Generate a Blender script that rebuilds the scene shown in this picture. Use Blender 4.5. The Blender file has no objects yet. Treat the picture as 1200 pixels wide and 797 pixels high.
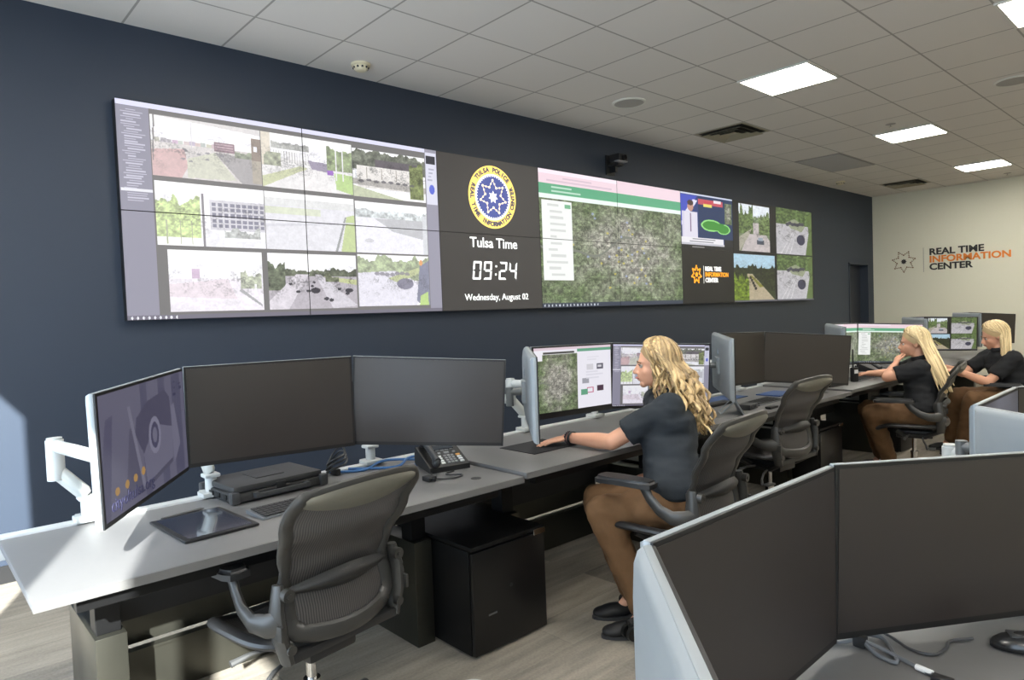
import bpy, bmesh, math, random
import numpy as np
from mathutils import Vector, Matrix, Euler
D = bpy.data
SC = bpy.context.scene
COL = SC.collection
PI = math.pi
def R(a): return math.radians(a)

# ------------------------------------------------------------------ camera
CAM = Vector((-1.073, -4.71, 1.4148))
yaw, pit, rol = 0.7388, -0.0372, -0.0378
fw = Vector((math.sin(yaw)*math.cos(pit), math.cos(yaw)*math.cos(pit), math.sin(pit)))
ri = Vector((math.cos(yaw), -math.sin(yaw), 0)); up = ri.cross(fw)
r2 = math.cos(rol)*ri + math.sin(rol)*up; u2 = -math.sin(rol)*ri + math.cos(rol)*up
cd = D.cameras.new('camera'); cd.sensor_width = 36; cd.lens = 796.4/1200*36; cd.clip_start = .05
cam = D.objects.new('camera', cd); COL.objects.link(cam)
M = Matrix((r2, u2, -fw)).transposed().to_4x4(); M.translation = CAM
cam.matrix_world = M
SC.camera = cam
SC.view_settings.view_transform = 'Standard'
SC.view_settings.look = 'None'
SC.view_settings.gamma = 1
SC.view_settings.exposure = 0.0
SC.view_settings.use_curve_mapping = False
# ------------------------------------------------------------------ world, sun
LAMP_EMIT = 34
SUN_STRENGTH = 34.0
SKY_STRENGTH = 9
w = D.worlds.new('world'); SC.world = w; w.use_nodes = True
bg = w.node_tree.nodes['Background']
bg.inputs[0].default_value = (.72, .84, 1, 1); bg.inputs[1].default_value = SKY_STRENGTH
sd = D.lights.new('sun', 'SUN'); sd.energy = SUN_STRENGTH; sd.angle = R(.6); sd.color = (1, .97, .92)
sun = D.objects.new('sun', sd); COL.objects.link(sun)
sun.location = (-6, -14, 9)
sun.rotation_euler = Vector((.38, .925, -.488)).to_track_quat('-Z', 'Y').to_euler()

# ------------------------------------------------------------------ materials
def lin(c):
    return tuple(((v/255)/12.92 if v/255 <= .04045 else ((v/255+.055)/1.055)**2.4) for v in c)
MATS = {}
def mat(name, col, rough=.5, metal=0, noise=0, nscale=40, bump=0, bscale=200, emit=None, es=0, spec=.5, coat=0):
    if name in MATS: return MATS[name]
    m = D.materials.new(name); m.use_nodes = True; nt = m.node_tree; b = nt.nodes['Principled BSDF']
    c = lin(col) + (1,)
    b.inputs['Base Color'].default_value = c
    b.inputs['Roughness'].default_value = rough; b.inputs['Metallic'].default_value = metal
    b.inputs['Specular IOR Level'].default_value = spec
    b.inputs['Coat Weight'].default_value = coat
    if noise or bump:
        tc = nt.nodes.new('ShaderNodeTexCoord')
    if noise:
        n = nt.nodes.new('ShaderNodeTexNoise'); n.inputs['Scale'].default_value = nscale; n.inputs['Detail'].default_value = 4
        nt.links.new(tc.outputs['Object'], n.inputs['Vector'])
        mx = nt.nodes.new('ShaderNodeMix'); mx.data_type = 'RGBA'
        mx.inputs[6].default_value = tuple(v*(1-noise) for v in c[:3])+(1,)
        mx.inputs[7].default_value = tuple(min(1, v*(1+noise)) for v in c[:3])+(1,)
        nt.links.new(n.outputs['Fac'], mx.inputs[0]); nt.links.new(mx.outputs[2], b.inputs['Base Color'])
    if bump:
        n2 = nt.nodes.new('ShaderNodeTexNoise'); n2.inputs['Scale'].default_value = bscale
        nt.links.new(tc.outputs['Object'], n2.inputs['Vector'])
        bp = nt.nodes.new('ShaderNodeBump'); bp.inputs['Strength'].default_value = bump; bp.inputs['Distance'].default_value = .002
        nt.links.new(n2.outputs['Fac'], bp.inputs['Height']); nt.links.new(bp.outputs[0], b.inputs['Normal'])
    if emit:
        b.inputs['Emission Color'].default_value = lin(emit)+(1,); b.inputs['Emission Strength'].default_value = es
    MATS[name] = m
    return m
navy = mat('navy_paint', (38, 48, 63), .5, noise=.04, nscale=3, bump=.15, bscale=300)
cream = mat('cream_paint', (216, 214, 196), .8, bump=.1, bscale=300)
white_paint = mat('white_paint', (215, 213, 205), .8)
steel = mat('brushed_steel_paint', (68, 67, 60), .32, .7, noise=.06, nscale=20)
desk_top = mat('grey_laminate', (103, 102, 102), .42, noise=.03, nscale=60)
desk_edge = mat('desk_edge', (98, 97, 96), .5)
blackm = mat('black_metal', (11, 11, 12), .42, noise=.1, nscale=30, spec=.3)
black_plastic = mat('black_plastic', (24, 24, 25), .45, bump=.1)
dark_plastic = mat('dark_grey_plastic', (52, 53, 55), .45, noise=.08, nscale=60)
chair_frame_m = mat('chair_frame_grey', (53, 52, 50), .38, noise=.06, nscale=40)
chair_dark = mat('chair_dark_plastic', (36, 36, 37), .42, noise=.08)
silver = mat('silver_plastic', (140, 146, 150), .42, .2)
arm_white = mat('arm_white', (178, 180, 178), .4)
chrome = mat('chrome', (200, 200, 200), .15, 1)
bezel_m = mat('bezel_black', (20, 20, 21), .4)
panel_off = mat('dark_screen_glass', (41, 35, 33), .36, spec=.7, noise=.05)
skin = mat('skin', (214, 160, 132), .5, noise=.05, nscale=25)
polo = mat('charcoal_polo', (27, 34, 41), .85, noise=.12, nscale=60, bump=.5, bscale=400)
polo2 = mat('black_polo', (17, 19, 23), .85, noise=.12, nscale=60, bump=.5, bscale=400)
khaki = mat('brown_trousers', (98, 70, 42), .85, noise=.1, nscale=50, bump=.4, bscale=500)
shoe_m = mat('shoe_black', (22, 22, 24), .6)
white_m = mat('white_rubber', (220, 220, 220), .6)
blue_cable = mat('blue_cable', (52, 98, 150), .5)
orange_m = mat('orange_paint', (222, 126, 38), .5)
logo_dark = mat('logo_dark', (38, 36, 34), .5)
lamp_m = mat('lamp_diffuser', (250, 250, 245), .6, emit=(255, 250, 240), es=LAMP_EMIT)
white_txt = mat('white_lit_lettering', (240, 240, 240), .5, emit=(246, 246, 244), es=1.0)
orange_txt = mat('orange_lit_lettering', (230, 150, 30), .5, emit=(236, 160, 38), es=1.0)
yellow_txt = mat('seal_yellow', (235, 205, 100), .5, emit=(240, 214, 116), es=1.0)
cream_txt = mat('seal_white', (240, 240, 235), .5, emit=(248, 246, 236), es=1.0)
blue_txt = mat('seal_blue', (60, 70, 130), .5, emit=(70, 80, 140), es=1.0)
navy_txt = mat('seal_lettering', (60, 60, 90), .5, emit=(84, 78, 84), es=.9)
star_txt = mat('seal_star', (240, 220, 190), .5, emit=(245, 232, 205), es=1.0)

def fabric_mesh_mat():
    m = D.materials.new('woven_chair_mesh'); m.use_nodes = True; nt = m.node_tree; b = nt.nodes['Principled BSDF']
    tc = nt.nodes.new('ShaderNodeTexCoord'); wv = nt.nodes.new('ShaderNodeTexWave'); wv.bands_direction = 'X'
    wv.inputs['Scale'].default_value = 42; wv.inputs['Distortion'].default_value = .8; wv.inputs['Detail'].default_value = 1
    nt.links.new(tc.outputs['Object'], wv.inputs['Vector'])
    cr = nt.nodes.new('ShaderNodeValToRGB')
    cr.color_ramp.elements[0].color = lin((34, 33, 33))+(1,); cr.color_ramp.elements[1].color = lin((84, 80, 78))+(1,)
    nt.links.new(wv.outputs['Fac'], cr.inputs[0]); nt.links.new(cr.outputs[0], b.inputs['Base Color'])
    b.inputs['Roughness'].default_value = .6
    tr = nt.nodes.new('ShaderNodeBsdfTransparent'); ms = nt.nodes.new('ShaderNodeMixShader'); ms.inputs[0].default_value = .93
    nt.links.new(tr.outputs[0], ms.inputs[1]); nt.links.new(b.outputs[0], ms.inputs[2])
    nt.links.new(ms.outputs[0], nt.nodes['Material Output'].inputs[0])
    return m
mesh_m = fabric_mesh_mat()
def glass_mat():
    m = D.materials.new('window_glass'); m.use_nodes = True; nt = m.node_tree
    g = nt.nodes.new('ShaderNodeBsdfGlossy'); g.inputs['Roughness'].default_value = .02
    t = nt.nodes.new('ShaderNodeBsdfTransparent'); t.inputs[0].default_value = (.93, .96, .97, 1)
    ms = nt.nodes.new('ShaderNodeMixShader'); ms.inputs[0].default_value = .06
    nt.links.new(t.outputs[0], ms.inputs[1]); nt.links.new(g.outputs[0], ms.inputs[2])
    nt.links.new(ms.outputs[0], nt.nodes['Material Output'].inputs[0]); return m
glass_m = glass_mat()
def ceiling_mat():
    m = D.materials.new('ceiling_tile'); m.use_nodes = True; nt = m.node_tree; b = nt.nodes['Principled BSDF']
    tc = nt.nodes.new('ShaderNodeTexCoord'); mp = nt.nodes.new('ShaderNodeMapping')
    mp.inputs['Location'].default_value = (-.0937, .4957, 0)
    nt.links.new(tc.outputs['Object'], mp.inputs['Vector'])
    br = nt.nodes.new('ShaderNodeTexBrick'); br.offset = 0; br.inputs['Scale'].default_value = 1
    br.inputs['Brick Width'].default_value = .6096; br.inputs['Row Height'].default_value = .6096
    br.inputs['Mortar Size'].default_value = .0075; br.inputs['Mortar Smooth'].default_value = .1
    br.inputs['Color1'].default_value = lin((216, 211, 205))+(1,); br.inputs['Color2'].default_value = lin((213, 208, 202))+(1,)
    br.inputs['Mortar'].default_value = lin((158, 154, 148))+(1,)
    nt.links.new(mp.outputs[0], br.inputs['Vector'])
    nt.links.new(br.outputs['Color'], b.inputs['Base Color']); b.inputs['Roughness'].default_value = .9
    n = nt.nodes.new('ShaderNodeTexNoise'); n.inputs['Scale'].default_value = 120
    bp = nt.nodes.new('ShaderNodeBump'); bp.inputs['Strength'].default_value = .2; bp.inputs['Distance'].default_value = .002
    nt.links.new(tc.outputs['Object'], n.inputs['Vector']); nt.links.new(n.outputs['Fac'], bp.inputs['Height']); nt.links.new(bp.outputs[0], b.inputs['Normal'])
    return m
def carpet_mat():
    m = D.materials.new('carpet_planks'); m.use_nodes = True; nt = m.node_tree; b = nt.nodes['Principled BSDF']
    tc = nt.nodes.new('ShaderNodeTexCoord'); mp = nt.nodes.new('ShaderNodeMapping')
    nt.links.new(tc.outputs['Object'], mp.inputs['Vector'])
    br = nt.nodes.new('ShaderNodeTexBrick'); br.offset = .37; br.inputs['Scale'].default_value = 1
    br.inputs['Brick Width'].default_value = 1.0; br.inputs['Row Height'].default_value = .25
    br.inputs['Mortar Size'].default_value = .002
    br.inputs['Color1'].default_value = (0, 0, 0, 1); br.inputs['Color2'].default_value = (1, 1, 1, 1); br.inputs['Mortar'].default_value = (.3, .3, .3, 1)
    nt.links.new(mp.outputs[0], br.inputs['Vector'])
    mp2 = nt.nodes.new('ShaderNodeMapping'); mp2.inputs['Scale'].default_value = (1.2, 9, 1)
    nt.links.new(tc.outputs['Object'], mp2.inputs['Vector'])
    n = nt.nodes.new('ShaderNodeTexNoise'); n.inputs['Scale'].default_value = 2.2; n.inputs['Detail'].default_value = 5
    nt.links.new(mp2.outputs[0], n.inputs['Vector'])
    n2 = nt.nodes.new('ShaderNodeTexNoise'); n2.inputs['Scale'].default_value = 90; n2.inputs['Detail'].default_value = 3
    nt.links.new(tc.outputs['Object'], n2.inputs['Vector'])
    a1 = nt.nodes.new('ShaderNodeMath'); a1.operation = 'MULTIPLY_ADD'; a1.inputs[1].default_value = .34
    nt.links.new(br.outputs['Color'], a1.inputs[0])
    a2 = nt.nodes.new('ShaderNodeMath'); a2.operation = 'MULTIPLY'; a2.inputs[1].default_value = .62
    nt.links.new(n.outputs['Fac'], a2.inputs[0]); nt.links.new(a2.outputs[0], a1.inputs[2])
    a3 = nt.nodes.new('ShaderNodeMath'); a3.operation = 'MULTIPLY_ADD'; a3.inputs[1].default_value = .28
    nt.links.new(n2.outputs['Fac'], a3.inputs[0]); nt.links.new(a1.outputs[0], a3.inputs[2])
    cr = nt.nodes.new('ShaderNodeValToRGB')
    cr.color_ramp.elements[0].position = .25; cr.color_ramp.elements[0].color = lin((80, 76, 72))+(1,)
    cr.color_ramp.elements[1].position = .95; cr.color_ramp.elements[1].color = lin((166, 157, 143))+(1,)
    nt.links.new(a3.outputs[0], cr.inputs[0]); nt.links.new(cr.outputs[0], b.inputs['Base Color'])
    b.inputs['Roughness'].default_value = .95
    return m
def screen_mat(name, strength, rough=.35):
    m = D.materials.new(name); m.use_nodes = True; nt = m.node_tree; b = nt.nodes['Principled BSDF']
    a = nt.nodes.new('ShaderNodeVertexColor'); a.layer_name = 'Col'
    b.inputs['Base Color'].default_value = (.012, .012, .013, 1); b.inputs['Roughness'].default_value = rough
    nt.links.new(a.outputs[0], b.inputs['Emission Color']); b.inputs['Emission Strength'].default_value = strength
    return m
wall_screen_m = screen_mat('lit_video_wall_picture', 1.06, .5)
mon_screen_m = screen_mat('lit_monitor_picture', .95)
dim_screen_m = screen_mat('dim_monitor_picture', .55, .3)
def hair_mat(name, c1, c2, scale=1):
    m = D.materials.new(name); m.use_nodes = True; nt = m.node_tree; b = nt.nodes['Principled BSDF']
    a = nt.nodes.new('ShaderNodeVertexColor'); a.layer_name = 'Lock'
    cr = nt.nodes.new('ShaderNodeValToRGB')
    cr.color_ramp.elements[0].color = lin(c1)+(1,); cr.color_ramp.elements[1].color = lin(c2)+(1,)
    nt.links.new(a.outputs[0], cr.inputs[0])
    nt.links.new(cr.outputs[0], b.inputs['Base Color']); b.inputs['Roughness'].default_value = .42
    return m

# ------------------------------------------------------------------ builders
def tag(o, label=None, cat=None, group=None, kind=None):
    if label: o['label'] = label
    if cat: o['category'] = cat
    if group: o['group'] = group
    if kind: o['kind'] = kind
    return o
def empty(name, loc, rz=0, label=None, cat=None, group=None):
    o = D.objects.new(name, None); o.empty_display_size = .1; COL.objects.link(o)
    o.location = loc; o.rotation_euler = (0, 0, rz)
    return tag(o, label, cat, group)
def link_mesh(name, me, m, parent=None, smooth=False):
    o = D.objects.new(name, me); COL.objects.link(o)
    if m is not None:
        for mm in (m if isinstance(m, (list, tuple)) else [m]): me.materials.append(mm)
    if parent is not None: o.parent = parent
    if smooth:
        me.polygons.foreach_set('use_smooth', [True]*len(me.polygons))
    return o
class MB:
    def __init__(s): s.bm = bmesh.new(); s.mi = 0
    def _fin(s, faces):
        for f in faces: f.material_index = s.mi
    def box(s, x0, x1, y0, y1, z0, z1, bev=0, rot=None):
        r = bmesh.ops.create_cube(s.bm, size=1)['verts']
        c = Vector(((x0+x1)/2, (y0+y1)/2, (z0+z1)/2)); sx = Vector((abs(x1-x0), abs(y1-y0), abs(z1-z0)))
        for v in r:
            p = Vector((v.co.x*sx.x, v.co.y*sx.y, v.co.z*sx.z))
            if rot is not None: p = rot @ p
            v.co = p + c
        fs = list({f for v in r for f in v.link_faces}); s._fin(fs)
        if bev:
            es = list({e for v in r for e in v.link_edges})
            q = bmesh.ops.bevel(s.bm, geom=es, offset=bev, segments=2, affect='EDGES', profile=.6)
            s._fin(q['faces'])
        return s
    def cyl(s, a, b, r1, r2=None, n=16, caps=True):
        a = Vector(a); b = Vector(b); r2 = r1 if r2 is None else r2
        d = b-a; L = d.length
        if L < 1e-6: return s
        q = bmesh.ops.create_cone(s.bm, cap_ends=caps, segments=n, radius1=r1, radius2=r2, depth=L)['verts']
        m = d.to_track_quat('Z', 'Y').to_matrix()
        for v in q: v.co = m @ v.co + (a+b)/2
        s._fin({f for v in q for f in v.link_faces}); return s
    def ball(s, c, r, n=12, sc=(1, 1, 1), rot=None):
        q = bmesh.ops.create_uvsphere(s.bm, u_segments=n, v_segments=max(6, n//2+1), radius=1)['verts']
        for v in q:
            p = Vector((v.co.x*r*sc[0], v.co.y*r*sc[1], v.co.z*r*sc[2]))
            if rot is not None: p = rot @ p
            v.co = p+Vector(c)
        s._fin({f for v in q for f in v.link_faces}); return s
    def tube(s, pts, r, n=8, closed=False, flat=None, upv=Vector((0, 0, 1)), cap=True):
        pts = [Vector(p) for p in pts]; N = len(pts); rings = []
        for i, p in enumerate(pts):
            if closed: t = pts[(i+1) % N]-pts[i-1]
            else: t = pts[min(i+1, N-1)]-pts[max(i-1, 0)]
            if t.length < 1e-9: t = Vector((0, 0, 1))
            t.normalize()
            u = upv if not callable(upv) else upv(i)
            sd_ = t.cross(u)
            if sd_.length < 1e-3: sd_ = t.cross(Vector((1, 0, 0)))
            sd_.normalize(); nn = sd_.cross(t)
            rr = r[i] if isinstance(r, (list, tuple)) else r
            ra, rb = (rr, rr) if flat is None else (rr*flat[0], rr*flat[1])
            rings.append([s.bm.verts.new(p + sd_*math.cos(2*PI*k/n)*ra + nn*math.sin(2*PI*k/n)*rb) for k in range(n)])
        fs = []
        for i in range(N if closed else N-1):
            A = rings[i]; B = rings[(i+1) % N]
            for k in range(n): fs.append(s.bm.faces.new((A[k], A[(k+1) % n], B[(k+1) % n], B[k])))
        if not closed and cap:
            fs.append(s.bm.faces.new(rings[0][::-1])); fs.append(s.bm.faces.new(rings[-1]))
        s._fin(fs); return s
    def prism(s, poly, ax, a0, a1):
        # poly: list of 2D points in the plane orthogonal to ax, extruded from a0 to a1
        def P(p, a):
            return {'x': (a, p[0], p[1]), 'y': (p[0], a, p[1]), 'z': (p[0], p[1], a)}[ax]
        A = [s.bm.verts.new(P(p, a0)) for p in poly]; B = [s.bm.verts.new(P(p, a1)) for p in poly]
        n = len(poly); fs = [s.bm.faces.new(A), s.bm.faces.new(B[::-1])]
        for i in range(n): fs.append(s.bm.faces.new((A[i], B[i], B[(i+1) % n], A[(i+1) % n])))
        s._fin(fs); return s
    def lathe(s, prof, c=(0, 0, 0), n=24):
        c = Vector(c); rings = [[s.bm.verts.new(c+Vector((r*math.cos(2*PI*k/n), r*math.sin(2*PI*k/n), z))) for k in range(n)] for r, z in prof]
        fs = []
        for A, B in zip(rings, rings[1:]):
            for k in range(n): fs.append(s.bm.faces.new((A[k], A[(k+1) % n], B[(k+1) % n], B[k])))
        fs.append(s.bm.faces.new(rings[0][::-1])); fs.append(s.bm.faces.new(rings[-1]))
        s._fin(fs); return s
    def grid(s, P):
        V = [[s.bm.verts.new(p) for p in row] for row in P]; fs = []
        for i in range(len(V)-1):
            for j in range(len(V[0])-1): fs.append(s.bm.faces.new((V[i][j], V[i][j+1], V[i+1][j+1], V[i+1][j])))
        s._fin(fs); return s
    def off(s, v):
        bmesh.ops.translate(s.bm, verts=s.bm.verts, vec=Vector(v)); return s
    def build(s, name, m, parent=None, smooth=False, normals=True):
        if normals: bmesh.ops.recalc_face_normals(s.bm, faces=s.bm.faces)
        me = D.meshes.new(name); s.bm.to_mesh(me); s.bm.free()
        o = link_mesh(name, me, m, parent, False)
        if smooth:
            me.polygons.foreach_set('use_smooth', [True]*len(me.polygons))
            try: me.set_sharp_from_angle(angle=R(38))
            except Exception: pass
        return o
def copy_tree(o, parent=None):
    c = o.copy(); COL.objects.link(c); c.parent = parent
    for ch in list(o.children): copy_tree(ch, c)
    return c
def text_mesh(txt, size, bold=0, sx=1.0, align='CENTER', extrude=.0015, spacing=1.0):
    """mesh of lettering lying in the XZ plane, facing -Y"""
    cu = D.curves.new('t', 'FONT'); cu.body = txt; cu.size = size; cu.extrude = extrude; cu.offset = bold
    cu.align_x = align; cu.align_y = 'CENTER'; cu.space_character = spacing; cu.resolution_u = 3
    o = D.objects.new('t', cu); COL.objects.link(o)
    dg = bpy.context.evaluated_depsgraph_get()
    me = D.meshes.new_from_object(o.evaluated_get(dg))
    D.objects.remove(o); me.transform(Matrix.Rotation(R(90), 4, 'X') @ Matrix.Diagonal((sx, 1, 1, 1)))
    return me

# ------------------------------------------------------------------ the room
XF, XL, YW, YB, ZC = 12.4, -1.9, .08, -8.2, 3.329
def slab(name, m, x0, x1, y0, y1, z0, z1):
    return tag(MB().box(x0, x1, y0, y1, z0, z1).build(name, m), kind='structure')
fl = slab('floor', carpet_mat(), XL-.04, XF+.2, YB-.2, YW+.35, -.1, 0)
ce = slab('ceiling', ceiling_mat(), XL-.04, XF+.2, YB-.2, YW+.35, ZC, ZC+.1)
# video wall side, with the recess of a door near the far corner
DX0, DX1, DH = 11.27, 12.14, 2.1
b = MB().box(XL-.04, DX0, YW, YW+.2, 0, ZC).box(DX1, XF+.2, YW, YW+.2, 0, ZC).box(DX0, DX1, YW, YW+.2, DH, ZC)
tag(b.build('wall_back', navy), kind='structure')
dr = tag(MB().box(DX0+.03, DX1-.03, YW+.13, YW+.17, 0, DH-.03).build('door_1', mat('dark_door', (34, 38, 48), .5)), kind='structure')
MB().box(DX0, DX0+.03, YW-.012, YW+.17, 0, DH).box(DX1-.03, DX1, YW-.012, YW+.17, 0, DH).box(DX0, DX1, YW-.012, YW+.17, DH-.03, DH).build('door_frame', mat('door_frame_navy', (44, 52, 64), .45), dr)
b = MB().cyl((DX0+.12, YW+.13, 1.02), (DX0+.12, YW+.08, 1.02), .01).cyl((DX0+.12, YW+.085, 1.02), (DX0+.23, YW+.085, 1.02), .009)
b.build('door_handle', chrome, dr)
slab('wall_right', cream, XF, XF+.2, YB-.2, YW+.35, 0, ZC)
slab('wall_front', cream, XL-.04, XF+.2, YB-.2, YB, 0, ZC)
slab('baseboard_back', mat('black_rubber_base', (22, 22, 24), .5), XL, DX0, YW-.012, YW, 0, .1)
slab('baseboard_right', MATS['black_rubber_base'], XF-.012, XF, YB, YW, 0, .1)
# window side
ZH, ZS = 2.73, .35
wins = [(-3.35, -1.15, ZH), (-5.84, -5.09, ZH), (-6.75, -6.05, 2.5)]
b = MB(); edges = sorted(wins); y = YB
for y0, y1, zh in edges:
    b.box(XL-.04, XL, y, y0, 0, ZC); b.box(XL-.04, XL, y0, y1, 0, ZS); b.box(XL-.04, XL, y0, y1, zh, ZC); y = y1
b.box(XL-.04, XL, y, YW, 0, ZC)
tag(b.build('wall_left', white_paint), kind='structure')
for i, (y0, y1, zh) in enumerate(wins):
    wo = tag(MB().box(XL-.024, XL-.018, y0, y1, ZS, zh).build('window_%d' % (i+1), glass_m), kind='structure')
    f = MB().box(XL-.035, XL-.008, y0, y0+.03, ZS, zh).box(XL-.035, XL-.008, y1-.03, y1, ZS, zh).box(XL-.035, XL-.008, y0, y1, ZS, ZS+.04).box(XL-.035, XL-.008, y0, y1, zh-.01, zh)
    f.build('window_frame', mat('bronze_frame', (60, 58, 55), .4), wo)
    pd = D.lights.new('window_portal', 'AREA'); pd.shape = 'RECTANGLE'; pd.size = y1-y0; pd.size_y = zh-ZS
    try: pd.cycles.is_portal = True
    except Exception: pass
    po = D.objects.new('window_portal', pd); COL.objects.link(po); po.location = (XL-.07, (y0+y1)/2, (ZS+zh)/2)
    po.rotation_euler = Vector((1, 0, 0)).to_track_quat('-Z', 'Z').to_euler()
# ------------------------------------------------------------------ ceiling fittings
TX, TY, T = .0937, -.4957, .6096
def tile(ix, iy): return TX+ix*T, TY-(iy+1)*T, TX+(ix+1)*T, TY-iy*T
def ceiling_light(x0, y0, x1, y1, label):
    t = empty('ceiling_light', ((x0+x1)/2, (y0+y1)/2, ZC-.008), 0, label, 'ceiling light', 'square ceiling light panels')
    hx, hy = (x1-x0)/2, (y1-y0)/2
    MB().box(-hx+.02, hx-.02, -hy+.02, hy-.02, -.002, .004).build('diffuser', lamp_m, t)
    MB().box(-hx, hx, -hy, -hy+.02, -.006, .008).box(-hx, hx, hy-.02, hy, -.006, .008).box(-hx, -hx+.02, -hy+.02, hy-.02, -.006, .008).box(hx-.02, hx, -hy+.02, hy-.02, -.006, .008).build('frame', white_paint, t)
    return t
lab = {(7, 2): 'nearest of the three glowing light panels in a line across the ceiling',
       (12, 2): 'middle glowing light panel of the line of three on the ceiling',
       (17, 2): 'farthest glowing light panel, on the ceiling nearest the cream wall',
       (7, 5): 'glowing light panel at the top right corner of the photo'}
for ix in (-3, 2, 7, 12, 17):
    for iy in (2, 5, 9):
        ceiling_light(*tile(1 if (ix, iy) == (2, 2) else ix, iy), lab.get((ix, iy), 'ceiling light panel out of view in the %s, %s' % ({2: 'video wall row', 5: 'middle row', 9: 'rear row'}[iy], {-3: 'at the window end', 2: 'above the nearest station', 7: 'above the second station', 12: 'past the room centre', 17: 'by the cream wall'}[ix])))
def speaker(x, y, label):
    t = empty('ceiling_speaker', (x, y, ZC), 0, label, 'speaker', 'round ceiling speakers')
    MB().lathe([(.155, 0), (.155, -.006), (.145, -.012), (.135, -.012), (.135, -.004)], n=36).build('rim', white_paint, t, True)
    MB().lathe([(.135, -.003), (.135, -.009), (.06, -.012), (.01, -.0125)], n=36).build('grille', mat('grille_grey', (168, 164, 158), .8, bump=.6, bscale=900), t, True)
speaker(4.06, -.80, 'round flush ceiling speaker above the clock and map screens')
speaker(6.42, -3.25, 'round flush ceiling speaker at the right edge of the photo')
def smoke(x, y, label):
    t = empty('smoke_detector', (x, y, ZC), 0, label, 'smoke detector', 'smoke detectors')
    MB().lathe([(.072, 0), (.072, -.012), (.066, -.018), (.06, -.018)], n=28).build('base', mat('detector_cream', (222, 212, 182), .5), t, True)
    MB().lathe([(.055, -.016), (.056, -.026), (.05, -.042), (.036, -.052), (.012, -.054)], n=28).build('sensor_dome', MATS['detector_cream'], t, True)
    b = MB()
    for k in range(10):
        a = 2*PI*k/10
        b.box(.053*math.cos(a)-.006, .053*math.cos(a)+.006, .053*math.sin(a)-.006, .053*math.sin(a)+.006, -.038, -.026)
    b.build('vent_slots', dark_plastic, t)
smoke(1.62, -.19, 'cream round smoke detector above the upper left of the video wall')
smoke(10.16, -.25, 'small cream smoke detector near the far end of the navy wall')
def sprinkler(x, y, label):
    t = empty('ceiling_sprinkler', (x, y, ZC), 0, label, 'sprinkler', 'ceiling sprinklers')
    MB().lathe([(.05, 0), (.05, -.004), (.03, -.008), (.012, -.009)], n=20).build('escutcheon', mat('sprinkler_grey', (150, 146, 140), .4), t, True)
    MB().cyl((0, 0, -.008), (0, 0, -.03), .006).cyl((0, 0, -.03), (0, 0, -.033), .018).build('sprinkler_head', chrome, t)
sprinkler(7.06, -2.02, 'small grey sprinkler beside the middle ceiling light panel')
sprinkler(11.9, -2.08, 'small grey sprinkler beyond the farthest ceiling light panel')
def diffuser_vent(ix, iy, label):
    x0, y0, x1, y1 = tile(ix, iy); cx, cy = (x0+x1)/2, (y0+y1)/2
    t = empty('air_diffuser', (cx, cy, ZC), 0, label, 'air vent', 'square air diffusers')
    h = T/2-.012; vm = mat('diffuser_beige', (150, 142, 120), .5); dk = mat('duct_dark', (40, 36, 30), .8)
    b = MB()
    for s0, z0, s1, z1 in ((h, -.003, h-.03, -.003), (h-.05, -.004, h-.10, -.03), (h-.12, -.004, h-.17, -.03), (h-.19, -.004, .05, -.03)):
        ring0 = [(s0, s0), (-s0, s0), (-s0, -s0), (s0, -s0)]; ring1 = [(s1, s1), (-s1, s1), (-s1, -s1), (s1, -s1)]
        A = [b.bm.verts.new((p[0], p[1], z0)) for p in ring1]; B = [b.bm.verts.new((p[0], p[1], z1)) for p in ring0]
        A2 = [b.bm.verts.new((p[0], p[1], z0+.002)) for p in ring1]; B2 = [b.bm.verts.new((p[0], p[1], z1+.002)) for p in ring0]
        for i in range(4):
            j = (i+1) % 4
            b.bm.faces.new((A[i], A[j], B[j], B[i])); b.bm.faces.new((B2[i], B2[j], A2[j], A2[i])); b.bm.faces.new((B[i], B[j], B2[j], B2[i])); b.bm.faces.new((A[j], A[i], A2[i], A2[j]))
    b.box(-.05, .05, -.05, .05, -.012, -.008)
    b.build('cones', vm, t, normals=False)
    MB().box(-h+.03, h-.03, -h+.03, h-.03, -.002, -.0005).build('throat', dk, t)
diffuser_vent(9, 0, 'square brown stepped air diffuser past the round speaker on the ceiling')
diffuser_vent(18, 0, 'farthest square stepped air diffuser, close to the cream wall')
x0, y0, _, _ = tile(13, 0); x1, y1 = tile(14, 0)[2:]
t = empty('return_grille', ((x0+x1)/2, (y0+y1)/2, ZC), 0, 'long grey perforated return air grille between the two stepped diffusers', 'air vent')
hx, hy = (x1-x0)/2-.012, (y1-y0)/2-.012
MB().box(-hx, hx, -hy, -hy+.02, -.008, 0).box(-hx, hx, hy-.02, hy, -.008, 0).box(-hx, -hx+.02, -hy, hy, -.008, 0).box(hx-.02, hx, -hy, hy, -.008, 0).build('frame', mat('grille_frame', (150, 147, 143), .5), t)
b = MB()
for k in range(44):
    x = -hx+.03+k*(2*hx-.06)/43
    b.box(x-.008, x+.008, -hy+.02, hy-.02, -.008, -.001)
b.build('louvres', mat('grille_louvre', (176, 172, 168), .6), t)

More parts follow.
